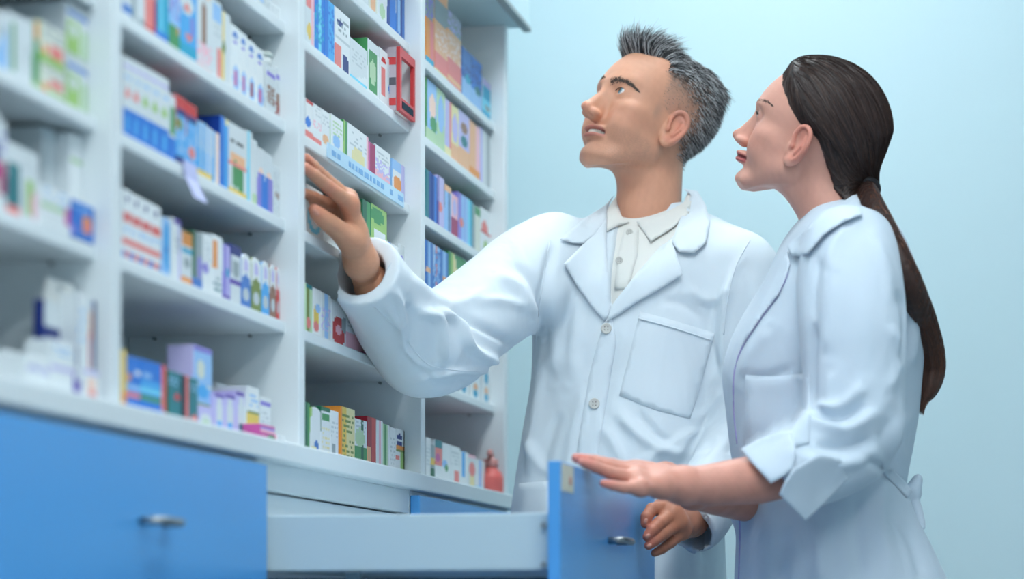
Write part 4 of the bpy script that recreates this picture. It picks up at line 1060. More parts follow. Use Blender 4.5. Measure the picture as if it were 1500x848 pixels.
def seam(name, poly, bvh, m, parent, r=0.0011, off=0.0015, sink=0.0):
    P = spl(np.array(poly, float), None, 5) if len(poly) > 2 else np.array(poly, float)
    pts = []
    for p in P:
        z = ray_px(bvh, *p)
        if z: pts.append(W(p[0], p[1], z - off))
    if len(pts) < 2: return
    bm = bmesh.new(); add_tube(bm, pts, r, 6); return bm_obj(name, bm, m, parent, smooth=True)
def button(px, py, bvh, r, m, m2, parent, off=0.004, n_out=None):
    z = ray_px(bvh, px, py)
    if z is None: return
    c = W(px, py, z - off); v = CAMP - c; v /= np.linalg.norm(v)
    q = Vector(v).to_track_quat('Z', 'Y').to_matrix()
    bm = bmesh.new(); add_lathe(bm, [(r * .3, -.001), (r, -.001), (r, .0012), (r * .85, .0020), (r * .7, .0012), (r * .3, .0012)], (0, 0, 0), 22)
    for vv in bm.verts: vv.co = q @ vv.co + Vector(c)
    o = bm_obj('button', bm, m, parent, smooth=True)
    bm = bmesh.new()
    for s in ((-1, 1), (1, 1), (-1, -1), (1, -1)): add_lathe(bm, [(r * .11, .0010), (r * .11, .0016)], (s[0] * r * .28, s[1] * r * .28, 0), 8)
    for vv in bm.verts: vv.co = q @ vv.co + Vector(c)
    bm_obj('button_holes', bm, m2, o)
def hand_field(L, wrist, arm, fingers, thumb, h=.0016, pad=.03, r0=.017, palm_r=.0125, fr=1.0, k=.008):
    pts = [wrist] + [a[0] for a in arm] + [p for f in fingers for p in f] + list(thumb)
    Q = np.array([L(*p) for p in pts]); f = Field(Q.min(0) - pad - .02, Q.max(0) + pad + .02, h)
    w = L(*wrist)
    ap = [L(*p) for p, r in arm]; f.chain(ap, [r for p, r in arm], 0)
    rad = [(.0128, .0098, .0088, .0070), (.0128, .0100, .0090, .0072), (.0122, .0095, .0084, .0068), (.0112, .0084, .0074, .0060)]
    m = []
    for fg, rr in zip(fingers, rad):
        P = [L(*p) for p in fg]; m.append(P[0])
        f.cone(w, P[0], r0, rr[0] * fr, .014)
    for a, b in zip(m[:-1], m[1:]): f.cone(a, b, palm_r * fr, palm_r * .95 * fr, .010)
    mid = (m[0] + m[-1]) / 2 * .5 + w * .5
    f.cone(m[0] * .5 + w * .5, m[-1] * .5 + w * .5, palm_r * 1.15, palm_r * 1.1, .014)
    T = [L(*p) for p in thumb]; f.cone(w, T[0], r0, .0165 * fr, .014)
    f.cone(T[0], m[0] * .6 + w * .4, .0125 * fr, .010, .014)
    f.chain(*spl(T, [.0165 * fr, .0128 * fr, .0110 * fr, .0082 * fr][:len(T)], 3), .010)
    for fg, rr in zip(fingers, rad):
        P = [L(*p) for p in fg]; r_ = [v * fr for v in rr][:len(P)]
        if len(P) == 3: r_ = [rr[0] * fr, rr[1] * fr, rr[3] * fr]
        # fingers: straight phalanges with slightly thicker joints, fused to the palm but not to each other
        g = Field(f.lo, f.lo + (f.n - 1) * h, h) if False else None
        for i in range(len(P) - 1):
            md = P[i] * .5 + P[i+1] * .5; rm = (r_[i] + r_[i+1]) / 2 * .95
            f.cone(P[i], md, r_[i], rm, .006 if i == 0 else .002); f.cone(md, P[i+1], rm, r_[i+1], .002)
    return f
def add_nail(parent_pts, L, tip, prev, side, r, m, parent):
    pass
SKIN_M = attr_mat('skin_man', .46, .35, sss=.12, bump=(420, .08, .0006))
SKIN_W = attr_mat('skin_woman', .44, .35, sss=.12, bump=(420, .05, .0005))
def cloth_mat(name, col, wr=0.25):
    m = bpy.data.materials.new(name); m.use_nodes = True; nt = m.node_tree; b = nt.nodes['Principled BSDF']
    b.inputs['Base Color'].default_value = (*s2l(col), 1); b.inputs['Roughness'].default_value = .78; b.inputs['Specular IOR Level'].default_value = .2
    b.inputs['Sheen Weight'].default_value = .12
    tc = nt.nodes.new('ShaderNodeTexCoord')
    a = nt.nodes.new('ShaderNodeTexNoise'); a.inputs['Scale'].default_value = 14; a.inputs['Detail'].default_value = 2; a.inputs['Distortion'].default_value = .6
    c = nt.nodes.new('ShaderNodeTexNoise'); c.inputs['Scale'].default_value = 900; c.inputs['Detail'].default_value = 1
    mp = nt.nodes.new('ShaderNodeMapping'); mp.inputs['Scale'].default_value = (1.0, 1.0, .55)
    nt.links.new(tc.outputs['Object'], mp.inputs['Vector']); nt.links.new(mp.outputs['Vector'], a.inputs['Vector']); nt.links.new(tc.outputs['Object'], c.inputs['Vector'])
    b1 = nt.nodes.new('ShaderNodeBump'); b1.inputs['Strength'].default_value = wr; b1.inputs['Distance'].default_value = .012
    b2 = nt.nodes.new('ShaderNodeBump'); b2.inputs['Strength'].default_value = .08; b2.inputs['Distance'].default_value = .0008
    rg = nt.nodes.new('ShaderNodeTexNoise'); rg.noise_type = 'RIDGED_MULTIFRACTAL'; rg.inputs['Scale'].default_value = 7; rg.inputs['Detail'].default_value = 2; rg.inputs['Distortion'].default_value = .8
    nt.links.new(mp.outputs['Vector'], rg.inputs['Vector'])
    b0 = nt.nodes.new('ShaderNodeBump'); b0.inputs['Strength'].default_value = wr * .55; b0.inputs['Distance'].default_value = .010
    nt.links.new(rg.outputs['Fac'], b0.inputs['Height']); nt.links.new(b0.outputs['Normal'], b1.inputs['Normal'])
    nt.links.new(a.outputs['Fac'], b1.inputs['Height']); nt.links.new(c.outputs['Fac'], b2.inputs['Height'])
    nt.links.new(b1.outputs['Normal'], b2.inputs['Normal']); nt.links.new(b2.outputs['Normal'], b.inputs['Normal'])
    return m
M_COAT = cloth_mat('white_cotton_coat', (220, 230, 238), .55)
M_COATW = cloth_mat('white_cotton_coat_woman', (206, 219, 232), .45)
M_SHIRT = cloth_mat('ivory_pique_shirt', (226, 226, 222), .08)
M_TROUS = cloth_mat('dark_trousers', (52, 58, 72), .2)
M_SHOE = mat('black_leather', (24, 24, 26), .35)
M_PEARL = mat('pearl_button', (214, 212, 206), .25); M_HOLE = mat('button_hole_shadow', (120, 110, 105), .6)
M_LILAC = mat('lilac_shade_line', (172, 166, 216), .7)  # purple shadow line of the coat opening, drawn as thin lilac tubes
def merge_mesh(name, parts):
    """several surfaces as one mesh; parts = (V, F, colour array)"""
    V = []; F = []; C = []; k = 0
    for v, f, c in parts:
        V.append(v); F.append(f + k); C.append(c); k += len(v)
    return quad_mesh(name, np.concatenate(V), np.concatenate(F), np.concatenate(C))
def legs_and_feet(root, O, yaw, female):
    """trousers and shoes down to the floor; O is the body axis, yaw the facing (rows: left, forward)"""
    lf = CR * math.cos(yaw) - CF * math.sin(yaw); fw = -CR * math.sin(yaw) - CF * math.cos(yaw)
    k = .93 if female else 1.0
    for s in (-1, 1):
        f = Field((-.14, -.2, 0), (.14, .2, .95), .009)
        f.chain([(0, 0, .70), (0, .005, .45), (0, -.012, .07)], [.072 * k, .064 * k, .058 * k], 0)
        V, F = f.nets(); V = relax(V, F, 2)
        Wd = O * [1, 1, 0] + s * .092 * k * lf + V[:, :1] * lf + V[:, 1:2] * fw + V[:, 2:] * CU
        link('trouser_leg', quad_mesh('trouser_leg', Wd, F), M_TROUS, root)
        f = Field((-.07, -.12, -.01), (.07, .22, .13), .006)
        f.cone((0, -.035, .045), (0, .13, .035), .042 * k, .040 * k, 0); f.cone((0, -.04, .05), (0, -.03, .11), .040, .045, .02)
        f.put(lambda X, Y, Z: -Z + .0 * X + .0 * Y, (-.07, -.12, -.02), (.07, .22, .0), 0, '+') if False else None
        V, F = f.nets(); V = relax(V, F, 2); V[:, 2] = np.maximum(V[:, 2], 0.0)
        Wd = O * [1, 1, 0] + s * .092 * k * lf + V[:, :1] * lf + V[:, 1:2] * fw + V[:, 2:] * CU
        link('shoe', quad_mesh('shoe', Wd, F), M_SHOE, root)
# ------------------------------------------------------------------ the man
ZM = 3.78
LM = Loc(925, 480, ZM)
man = empty('person', LM.O * [1, 1, 0])
tag(man, 'standing man with short grey hair and white coat, reaching to the shelf', 'person')
YM = math.radians(24)
mpx = ZM / FPX
def m_sections(grow=0.0):
    rows_ = [  # py, centre px, half width, half depth
        (292, 952, .062, .060), (306, 950, .092, .070), (322, 948, .130, .082), (342, 945, .165, .098), (366, 940, .176, .114), (410, 930, .172, .128), (480, 924, .165, .133),
        (560, 919, .163, .134), (640, 911, .168, .140), (740, 904, .178, .150), (850, 901, .186, .156), (1000, 899, .200, .164), (1150, 897, .212, .172)]
    r = np.array(rows_)
    return (480 - r[:, 0]) * mpx, (r[:, 1] - 925) * mpx, np.interp(r[:, 0], (300, 420, 1150), (-.045, 0, 0)), r[:, 2] + grow, r[:, 3] + grow
f = Field((-.46, -.30, -.80), (.33, .62, .27), .0044)
fn, lo, hi = torso_fn(*m_sections(), YM); f.put(fn, lo, hi, 0)
SHR, ELR, WRR = (812, 376, 3.76), (606, 520, 3.56), (531, 391, 3.31)
SHL, ELL, WRL = (1085, 400, 3.71), (1098, 635, 3.68), (1012, 772, 3.49)
# right sleeve (picture left), reaching to the shelf
pr_ = [LM(*SHR), LM(716, 448, 3.645), LM(632, 505, 3.53), LM(590, 478, 3.46), LM(545, 415, 3.345), LM(522, 378, 3.285)]
f.chain(*spl(pr_, [.074, .066, .062, .058, .048, .044], 3), .045)
f.cone(LM(612, 540, 3.51), LM(650, 520, 3.56), .030, .045, .05)
# left sleeve
pl_ = [LM(*SHL), LM(1097, 520, 3.70), LM(*ELL), LM(1052, 706, 3.575), LM(1004, 782, 3.47)]
f.chain(*spl(pl_, [.066, .060, .055, .049, .043], 3), .04)
# cut the V of the neck and the cuffs
cyM, syM = math.cos(YM), math.sin(YM)
va, vb = LM(897, 300, ZM), None
def vneck(X, Y, Z):
    x = X * cyM + Y * syM; y = -X * syM + Y * cyM
    zb = LM(0, 462, ZM)[2]; zt = LM(0, 290, ZM)[2]
    t = (Z - zb) / (zt - zb)
    tt = t.ravel(); xc = np.interp(tt, (0, .5, 1), (.013, .047, .055))[None, None]; hw = np.interp(tt, (0, .5, 1), (.002, .043, .075))[None, None]
    return np.maximum(np.maximum((np.abs(x - xc) - hw) * .8, zb - Z), np.interp(tt, (.6, .9), (.05, .0))[None, None] - y)
f.put(vneck, (-.15, 0, 0), (.15, .25, .26), .004, '-')
def cuff_cut(pa, pb, r):
    a, b = LM(*pa), LM(*pb); d = (b - a) / np.linalg.norm(b - a)
    def fn(X, Y, Z):   # everything beyond the cuff plane, near the arm axis
        t = (X - b[0]) * d[0] + (Y - b[1]) * d[1] + (Z - b[2]) * d[2]
        rr = np.sqrt(np.maximum((X - b[0])**2 + (Y - b[1])**2 + (Z - b[2])**2 - t*t, 0))
        return np.maximum(-t, rr - .12)
    f.put(fn, b - .1, b + .1, .002, '-')
    f.cone(b - d * .055, b + d * .05, r, r, .003, '-')
cuff_cut((560, 440, 3.40), (527, 397, 3.315), .037)
cuff_cut((1060, 712, 3.575), (1010, 778, 3.485), .036)
V, F = f.nets(); V = relax(V, F, 3, .5); Vw = LM.world(V)
rs = np.random.RandomState(4)
folds = [
 # elbow of the reaching sleeve
 ([(612, 455), (640, 470), (648, 520), (640, 532)], .013, 7), ([(630, 452), (668, 470), (690, 510), (740, 535)], .012, 8), ([(655, 452), (700, 478), (745, 505), (775, 520)], -.012, 9),
 ([(596, 440), (606, 475), (600, 520)], -.008, 8), ([(600, 400), (640, 440), (680, 442), (720, 420)], .006, 9), ([(575, 420), (590, 455), (585, 490)], .006, 7),
 ([(560, 440), (585, 480), (600, 520), (640, 545)], .004, 5), ([(690, 445), (730, 440), (775, 450)], .006, 9), ([(720, 400), (760, 420), (790, 470)], .006, 10), ([(745, 380), (785, 420), (800, 480)], -.006, 9),
 ([(600, 560), (660, 545), (730, 540), (780, 525)], .006, 6), ([(680, 470), (730, 500), (770, 512)], .007, 7), ([(620, 540), (640, 560), (690, 560)], -.004, 7),
 # body
 ([(812, 350), (800, 420), (798, 520)], -.008, 9), ([(825, 400), (812, 480), (815, 560)], .005, 14), ([(795, 520), (785, 600), (775, 700)], .005, 10), ([(820, 600), (800, 660), (790, 720)], -.004, 10),
 ([(1052, 420), (1040, 480), (1050, 560)], -.007, 10), ([(1075, 400), (1062, 470), (1060, 540)], .006, 9), ([(1000, 420), (1040, 440), (1075, 420)], .005, 10), ([(1090, 370), (1065, 420), (1058, 470)], .005, 8),
 ([(900, 600), (940, 640), (985, 665), (1010, 640)], .008, 10), ([(930, 600), (965, 640), (990, 648)], -.006, 8), ([(940, 680), (985, 650), (1030, 625)], .006, 10), ([(880, 620), (905, 660), (915, 700)], .005, 12),
 ([(860, 560), (840, 640), (825, 730)], .004, 12), ([(1010, 620), (1040, 600), (1062, 570)], .005, 9), ([(980, 690), (1020, 670), (1050, 640)], -.005, 9), ([(900, 500), (890, 560), (880, 620)], -.003, 10),
 ([(850, 420), (842, 500), (835, 560)], .004, 12), ([(965, 440), (1000, 446), (1030, 470)], -.003, 8), ([(1112, 420), (1095, 500), (1090, 560)], .006, 10), ([(1100, 600), (1080, 640), (1062, 668)], -.006, 8),
 ([(770, 640), (790, 680), (800, 700)], .004, 9), ([(1040, 700), (1030, 760), (1035, 830)], -.006, 10), ([(1010, 790), (1020, 820), (1015, 850)], .004, 10)]
Vw = fold(Vw, F, [(p, a * 1.25, w * .82) for p, a, w in folds])
Nw = vnormals(Vw, F); Vw = Vw + Nw * (.0016 * vnoise(Vw * [9, 9, 5], 3, 2))[:, None]
coat = link('coat', quad_mesh('coat', Vw, F), M_COAT, man); coat['label'] = 'white buttoned cotton coat'
bv = bvh_of(coat)
# shirt under the coat
f = Field((-.25, -.25, -.25), (.25, .25, .26), .006)
fn, lo, hi = torso_fn(*m_sections(-.013), YM); f.put(fn, lo, hi, 0)
f.put(lambda X, Y, Z: -.2 - Z + 0 * X + 0 * Y, (-.3, -.3, -.4), (.3, .3, -.2), 0, '-')
V, F = f.nets(); V = relax(V, F, 2); shirt = link('shirt', quad_mesh('shirt', LM.world(V), F), M_SHIRT, man); shirt['label'] = 'ivory polo shirt'
# head
AM = head_axes(math.radians(34), math.radians(22), math.radians(-5)); OM = W(945, 183, ZM)
fh = head_field(.0017, es=1.1, neck=((0, -.037, -.05), (0, -.112, -.245)))
Vh, Fh, Ph = mesh_head(fh, AM, OM, 1.0)
Ch = skin_color(Vh)
x, y, z = Vh.T; ax_ = np.abs(x)
def man_hair_mask(Vl):
    x, y, z = Vl.T; ax = np.abs(x)
    yh = np.interp(z, (-.06, -.03, -.005, .012, .04, .07, .099), (-.052, -.040, -.022, .024, .034, .036, .030))
    top = sm(.052, .036, ax) * sm(.080, .092, z)
    yh = yh + top * np.maximum(.079 - .25 * ax - yh, 0)
    low = sm(-.050, -.030, z + .15 * (y + .08))
    return yh - y, low, sm(-.003, .016, yh - y + .002 * np.sin(z * 900) + .002 * np.sin(x * 700)) * low
dh, lowm, hm = man_hair_mask(Vh)
fd_ = sm(.018, .068, np.sqrt((y - .014) ** 2 + (z - .028) ** 2))
dens = hm * (.42 + .58 * fd_) * (.18 + .62 * np.clip(sm(.025, .075, z) + sm(-.03, -.085, y) * sm(-.04, .0, z), 0, 1))
nz_ = vnoise(Vh * 400, 12, 2)
stub = np.array(s2l((66, 64, 64)))[None] * fd_[:, None] + np.array(s2l((120, 110, 104)))[None] * (1 - fd_)[:, None]
mk_ = np.clip(dens * (1.1 + .5 * nz_) + .16 * hm * (1 - fd_), 0, .92)[:, None]; Ch = Ch * (1 - mk_) + stub * mk_
beard = sm(-.045, -.06, z) * sm(.0, .02, y) * sm(-.125, -.11, z) * (1 - np.exp(-((z + .066) / .012) ** 2) * (ax_ < .03)) + sm(.02, .0, y) * 0
Ch = blend(Ch, np.clip(.16 * beard * (1 + .6 * nz_), 0, .4), np.array(s2l((110, 92, 84))))
beard2 = sm(.045, .055, ax_) * sm(.03, .005, z) * sm(-.02, .0, z) * sm(.015, .03, y) * sm(.04, .03, y)
Ch = blend(Ch, .25 * beard2, np.array(s2l((120, 112, 108))))
# hands
armR = [((560, 450, 3.42), .029), ((541, 412, 3.35), .0245), ((530, 388, 3.31), .0218)]
fR = hand_field(LM, (529, 384, 3.30), armR,
    [[(512, 299, 3.245), (480, 273, 3.195), (461, 257, 3.168), (446, 245, 3.148)],
     [(509, 292, 3.270), (474, 260, 3.225), (459, 244, 3.195), (448, 232, 3.172)],
     [(502, 303, 3.295), (476, 297, 3.250), (460, 289, 3.220), (447, 283, 3.200)],
     [(502, 318, 3.312), (482, 310, 3.275), (464, 302, 3.245), (450, 296, 3.225)]],
    [(516, 356, 3.265), (494, 336, 3.232), (474, 321, 3.208), (460, 307, 3.192)], r0=.0185)
Vr, Fr = fR.nets(); Vr = relax(Vr, Fr, 1, .4)
armL = [((1055, 708, 3.565), .030), ((1032, 742, 3.52), .026), ((1014, 762, 3.49), .023)]
fL = hand_field(LM, (1012, 762, 3.488), armL,
    [[(980, 741, 3.42), (955, 746, 3.395), (947, 757, 3.385), (945, 767, 3.383)],
     [(986, 752, 3.410), (966, 766, 3.385), (955, 777, 3.375), (948, 786, 3.372)],
     [(993, 765, 3.412), (972, 782, 3.388), (959, 792, 3.378), (950, 799, 3.375)],
     [(1000, 778, 3.425), (982, 795, 3.405), (970, 804, 3.396), (959, 810, 3.392)]],
    [(1000, 752, 3.46), (985, 742, 3.44), (970, 742, 3.42), (958, 748, 3.41)], r0=.0185)
Vl, Fl = fL.nets(); Vl = relax(Vl, Fl, 1, .4)
def hand_color(Vx, base, seed, L):
    n = vnoise(Vx * 30, seed); n2 = vnoise(Vx * 160, seed + 1)
    return np.repeat(np.array(s2l(base))[None], len(Vx), 0) * (1 + .06 * n + .03 * n2)[:, None]
def tint_tips(C, Vx, L, tips, col, r=.016):
    for t in tips:
        d = np.linalg.norm(Vx - L(*t), axis=1); C = blend(C, .55 * np.exp(-(d / r) ** 2), np.array(s2l(col)))
    return C
Cr = tint_tips(hand_color(Vr, (210, 152, 122), 31, LM), Vr, LM, [(446, 245, 3.148), (460, 307, 3.192), (448, 232, 3.172), (512, 297, 3.245), (480, 273, 3.195)], (220, 130, 110))
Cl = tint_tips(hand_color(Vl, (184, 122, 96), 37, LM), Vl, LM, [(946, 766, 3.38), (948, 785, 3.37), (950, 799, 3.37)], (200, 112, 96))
# hidden body that carries head and hands
fb = Field((-.46, -.30, -.30), (.33, .62, .30), .009)
fn, lo, hi = torso_fn(*m_sections(-.030), YM); fb.put(fn, lo, hi, 0)
fb.put(lambda X, Y, Z: -.25 - Z + 0 * X + 0 * Y, (-.3, -.3, -.8), (.3, .3, -.25), 0, '-')
fb.chain(pr_[:5], [.05, .045, .038, .036, .030], .03); fb.chain(pl_[:4], [.048, .044, .038, .032], .03)
fb.cone(AX @ (OM + np.array((0, -.075, -.14)) @ AM - LM.O), LM(948, 318, ZM + .045), .052, .056, .02)
Vb, Fb = fb.nets(); Vb = relax(Vb, Fb, 2)
base_c = np.array(s2l((206, 148, 116)))
body = link('body', merge_mesh('body', [(Ph, Fh, Ch), (LM.world(Vr), Fr, Cr), (LM.world(Vl), Fl, Cl), (LM.world(Vb), Fb, np.repeat(base_c[None], len(Vb), 0))]), SKIN_M, man)
eyeballs(AM, OM, 1.0, man, (98, 128, 140), (-.05, .10))
bh = bvh_of(body)
# teeth
tv = []; tf = []
bm = bmesh.new()
for s in range(-6, 7):
    t = s / 6.5; xx = .0195 * t; yy = .0965 - .015 * t * t - .0025
    zt = -.0625
    if abs(s) > 6: continue
    c = np.array((xx, yy, zt)); ww = .0016
    vs = []
    for dz in (.004, -.0042):
        for dx in (-ww, ww):
            for dy in (.0, -.004): vs.append(bm.verts.new(tuple((c + (dx * .92, dy + (-.0006 if dz < 0 else 0), dz + .0028 * t * t)) @ AM + OM)))
    for q in ((0,1,3,2),(4,6,7,5),(0,2,6,4),(1,5,7,3),(0,4,5,1),(2,3,7,6)): bm.faces.new([vs[i] for i in q])
bm_obj('teeth', bm, mat('enamel', (232, 228, 218), .25), man, bevel=.0004)
# eyebrows
M_BROW = mat('brow_hair', (84, 68, 60), .6)
def brow(pts, n, ln, w, head=None):
    P = spl(np.array(pts, float), None, 8); roots = []
    rs = np.random.RandomState(5)
    for i in range(n):
        t = rs.rand(); k = t * (len(P) - 1); j = int(min(k, len(P) - 2)); p = P[j] + (P[j+1] - P[j]) * (k - j)
        off = rs.randn() * w * (1 - .55 * t)
        z = ray_px(bh, p[0], p[1] + off)
        if z is None: continue
        d = (P[min(j+2, len(P)-1)] - P[max(j-1, 0)]); d = d / np.hypot(*d)
        roots.append((p[0], p[1] + off, z, d[0], d[1] - .45 * (1 - t) * rs.rand() - .1))
    return roots
R_ = brow([(894, 120), (906, 117), (920, 121), (934, 132)], 560, 6, 2.3)
def brow_pts(i, R_=R_):
    px, py, z, dx, dy = R_[i]; l = 5.5
    return np.array([W(px, py, z - .0006), W(px + dx * l * .5, py + dy * l * .5, z - .0016), W(px + dx * l, py + dy * l, z - .0012)])
strands('eyebrow', R_, brow_pts, M_BROW, man, 3, .0007)
R2_ = brow([(879, 117), (882, 114), (886, 113)], 120, 6, 1.6)
strands('eyebrow', R2_, lambda i: brow_pts(i, R2_), M_BROW, man, 3, .0007)
# lashes: a dark rim on the upper lids
for s in (-1, 1):
    bm = bmesh.new()
    P = [np.array((s * (.0318 + u * .0115), .0862 - .0035 * u * u - .004 * u * 1.0 + .0012, .0128 + .0046 * (1 - u * u))) for u in np.linspace(-1, 1, 9)]
    add_tube(bm, [p @ AM + OM for p in P], .0008, 6)
    bm_obj('eyelash', bm, mat('lash', (40, 30, 28), .6), man, smooth=True)
# hair strands
Nh = vnormals(Ph, Fh)
def pick(mask, n, seed):
    rs = np.random.RandomState(seed); p = mask / mask.sum(); return rs.choice(len(mask), n, p=p)
M_HAIR = attr_mat('grey_hair', .42, .45)
topm = (sm(.070, .054, ax_ - .25 * np.maximum(z - .08, 0)) * sm(.060, .085, z + .25 * np.minimum(y, 0) * -1 * .4)) * (dh > .001) * sm(.055, .075, z) * (y > -.095)
sidem = hm * (z > -.045) * (1 - .8 * topm) * (ax_ < .0785) * ~((ax_ > .07) & (y > -.038) & (y < .012) & (z < .024))
ids = pick(sidem * (.12 + .88 * dens), 7000, 2); rs = np.random.RandomState(9)
lenS = .0035 + .008 * np.clip(dens[ids], 0, 1) ** 1.5 + .003 * rs.rand(len(ids))
fdS = fd_[ids]
colS = np.where((rs.rand(len(ids)) < .45)[:, None], np.array(s2l((186, 186, 188)))[None], np.array(s2l((52, 51, 53)))[None]) * (.7 + .6 * rs.rand(len(ids)))[:, None]
colS = colS * (.25 + .75 * fdS)[:, None] + np.array(s2l((150, 124, 108)))[None] * (.75 * (1 - fdS))[:, None]; lenS = lenS * (.45 + .55 * fdS)
upM = AM[2]; fwM = AM[1]; lfM = AM[0]
jit = rs.randn(len(ids), 3) * .25
def short_pts(i):
    k = ids[i]; p = Ph[k]; n = Nh[k]; d = n * .45 - upM * .75 - fwM * .55 + jit[i] * .6; d /= np.linalg.norm(d)
    return np.array([p, p + (d * .6 + n * .35) * lenS[i] * .6, p + (d + n * .25) * lenS[i]])
strands('short_hair', ids, short_pts, M_HAIR, man, 3, .00085, colS)
ids2 = pick(topm * (z > .05), 7500, 4); rs = np.random.RandomState(10)
yv = Vh[ids2, 1]; xv = Vh[ids2, 0]; zv = Vh[ids2, 2]
frontw = sm(-.02, .06, yv)
lenT = (.026 + .019 * frontw) * (.8 + .4 * rs.rand(len(ids2))) * (.55 + .45 * sm(.055, .03, np.abs(xv)))
clump = vnoise(Vh[ids2] * [60, 35, 35], 17, 2)
colT = np.where((rs.rand(len(ids2)) < .42 + .2 * clump)[:, None], np.array(s2l((182, 182, 184)))[None], np.array(s2l((48, 48, 51)))[None]) * (.7 + .6 * rs.rand(len(ids2)))[:, None]
jit2 = rs.randn(len(ids2), 3) * .065
def long_pts(i):
    k = ids2[i]; p = Ph[k]; n = Nh[k]; w = frontw[i]; q = sm(.045, .075, yv[i])
    d1 = n * (.46 + .33 * w) + upM * .25 * w + fwM * (.68 * q - .50 * (1 - w) - .12) + lfM * .14 * clump[i] + jit2[i]
    d2 = -fwM * (.22 + .45 * w) - upM * (.16 + .22 * (1 - w)) - n * .25 * (1 - w) + lfM * .18 * clump[i] + jit2[i] * .8
    L_ = lenT[i]
    return np.array([p + L_ * (d1 * t + d2 * t * t * .8) for t in (0, .25, .5, .75, 1.0)])
strands('top_hair', ids2, long_pts, M_HAIR, man, 5, .0011, colT)
# collars, lapels, placket, pockets
bc = bvh_of(coat, shirt, body)
sh_l = shell('shirt_collar', [(903, 287), (896, 296), (889, 308), (889, 339), (905, 331), (922, 326), (912, 318), (905, 305)], bc, M_SHIRT, man, step=5, smooth=6, offs=[.006, .008, .010, .008, .008, .006, .006, .006])
sh_r = shell('shirt_collar', [(932, 325), (944, 340), (953, 354), (985, 334), (1010, 312), (1014, 286), (1008, 281), (1001, 297), (975, 311), (950, 320)], bc, M_SHIRT, man, step=5, smooth=6, offs=[.006, .008, .010, .010, .010, .008, .006, .006, .006, .006])
bs = bvh_of(shirt, body)
shell('shirt_placket', [(915, 332), (936, 332), (934, 372), (920, 424), (900, 424), (905, 372)], bs, M_SHIRT, man, step=6, off=.004, thick=.003)
button(922, 340, bs, .0058, M_PEARL, M_HOLE, shirt, off=.0075); button(907, 381, bs, .0058, M_PEARL, M_HOLE, shirt, off=.0075)
shell('collar', [(899, 286), (886, 301), (851, 323), (820, 351), (838, 356), (856, 357), (874, 342), (889, 322), (890, 305)], bc, M_COAT, man, step=5, smooth=5, offs=[.006, .009, .010, .010, .011, .011, .009, .008, .007])
shell('lapel', [(889, 318), (872, 342), (854, 358), (826, 386), (846, 420), (866, 448), (886, 471), (894, 458), (893, 420), (888, 371)], bc, M_COAT, man, step=5, smooth=6, offs=[.008, .009, .010, .011, .010, .009, .006, .006, .008, .008])
shell('lapel', [(984, 350), (991, 374), (1000, 403), (966, 424), (933, 443), (908, 460), (888, 472), (896, 447), (914, 424), (933, 400), (952, 378), (967, 361)], bc, M_COAT, man, step=5, smooth=6, offs=[.009, .011, .012, .010, .009, .008, .007, .007, .008, .008, .008, .008])
shell('collar', [(1000, 276), (1022, 280), (1034, 300), (1040, 325), (1034, 356), (1017, 371), (995, 369), (984, 355), (994, 325), (1008, 300), (1012, 286)], bc, M_COAT, man, step=5, smooth=5, offs=[.006, .008, .010, .012, .013, .013, .012, .010, .009, .008, .006])
shell('breast_pocket', [(937, 456), (990, 470), (1047, 488), (1030, 552), (1011, 613), (960, 600), (907, 579), (922, 520)], bv, M_COAT, man, step=8, off=.0035, thick=.004, smooth=1)
pk_h = seam('pocket_hem', [(935, 466), (990, 481), (1044, 499)], bvh_of(coat), M_COAT, man, r=.0012, off=.0052)
shell('hip_pocket', [(760, 708), (780, 706), (806, 704), (812, 760), (815, 840), (758, 845), (758, 770)], bv, M_COAT, man, step=9, off=.004, thick=.004, smooth=1)
shell('front_placket', [(886, 468), (896, 462), (903, 500), (893, 560), (880, 640), (868, 720), (856, 800), (850, 870), (826, 870), (833, 760), (841, 690), (848, 640), (863, 550), (876, 500)], bv, M_COAT, man, step=8, off=.0032, thick=.0034, smooth=1)
bcc = bvh_of(coat)
button(888, 481, bcc, .0088, M_PEARL, M_HOLE, coat, off=.006); button(870.5, 591, bcc, .0088, M_PEARL, M_HOLE, coat, off=.006); button(852, 700, bcc, .0088, M_PEARL, M_HOLE, coat, off=.006)
seam('sleeve_seam', [(548, 450), (590, 490), (620, 528), (650, 540), (720, 543), (778, 522)], bcc, M_COAT, coat, r=.0011, off=.0006)
seam('cuff_seam', [(536, 424), (552, 412), (566, 396), (573, 384)], bcc, M_COAT, coat, r=.0010, off=.0005)
seam('armhole_seam', [(806, 352), (797, 400), (790, 450), (784, 510)], bcc, M_COAT, coat, r=.0011, off=.0005)
seam('armhole_seam', [(1098, 352), (1078, 390), (1066, 440), (1060, 490)], bcc, M_COAT, coat, r=.0011, off=.0005)
# thumb and finger nails
M_NAIL = mat('nail', (214, 150, 130), .3)
def nail(px, py, ang, ln, wd_px, parent, bvh=None):
    ca, sa = math.cos(ang), math.sin(ang)
    pts = [(px + ca * ln * math.cos(t) - sa * wd_px * math.sin(t), py + sa * ln * math.cos(t) + ca * wd_px * math.sin(t)) for t in np.linspace(0, 2 * math.pi, 12)[:-1]]
    shell('nail', pts, bh, M_NAIL, parent, off=.0009, thick=.0012, step=2.5, smooth=1)
nail(463, 311, .75, 6, 3.6, man); nail(949, 785, 2.4, 4.5, 3, man); nail(946, 763, 1.9, 4.5, 3, man); nail(951, 799, 2.6, 4, 2.6, man)
legs_and_feet(man, W(905, 480, ZM + .01), YM, False)
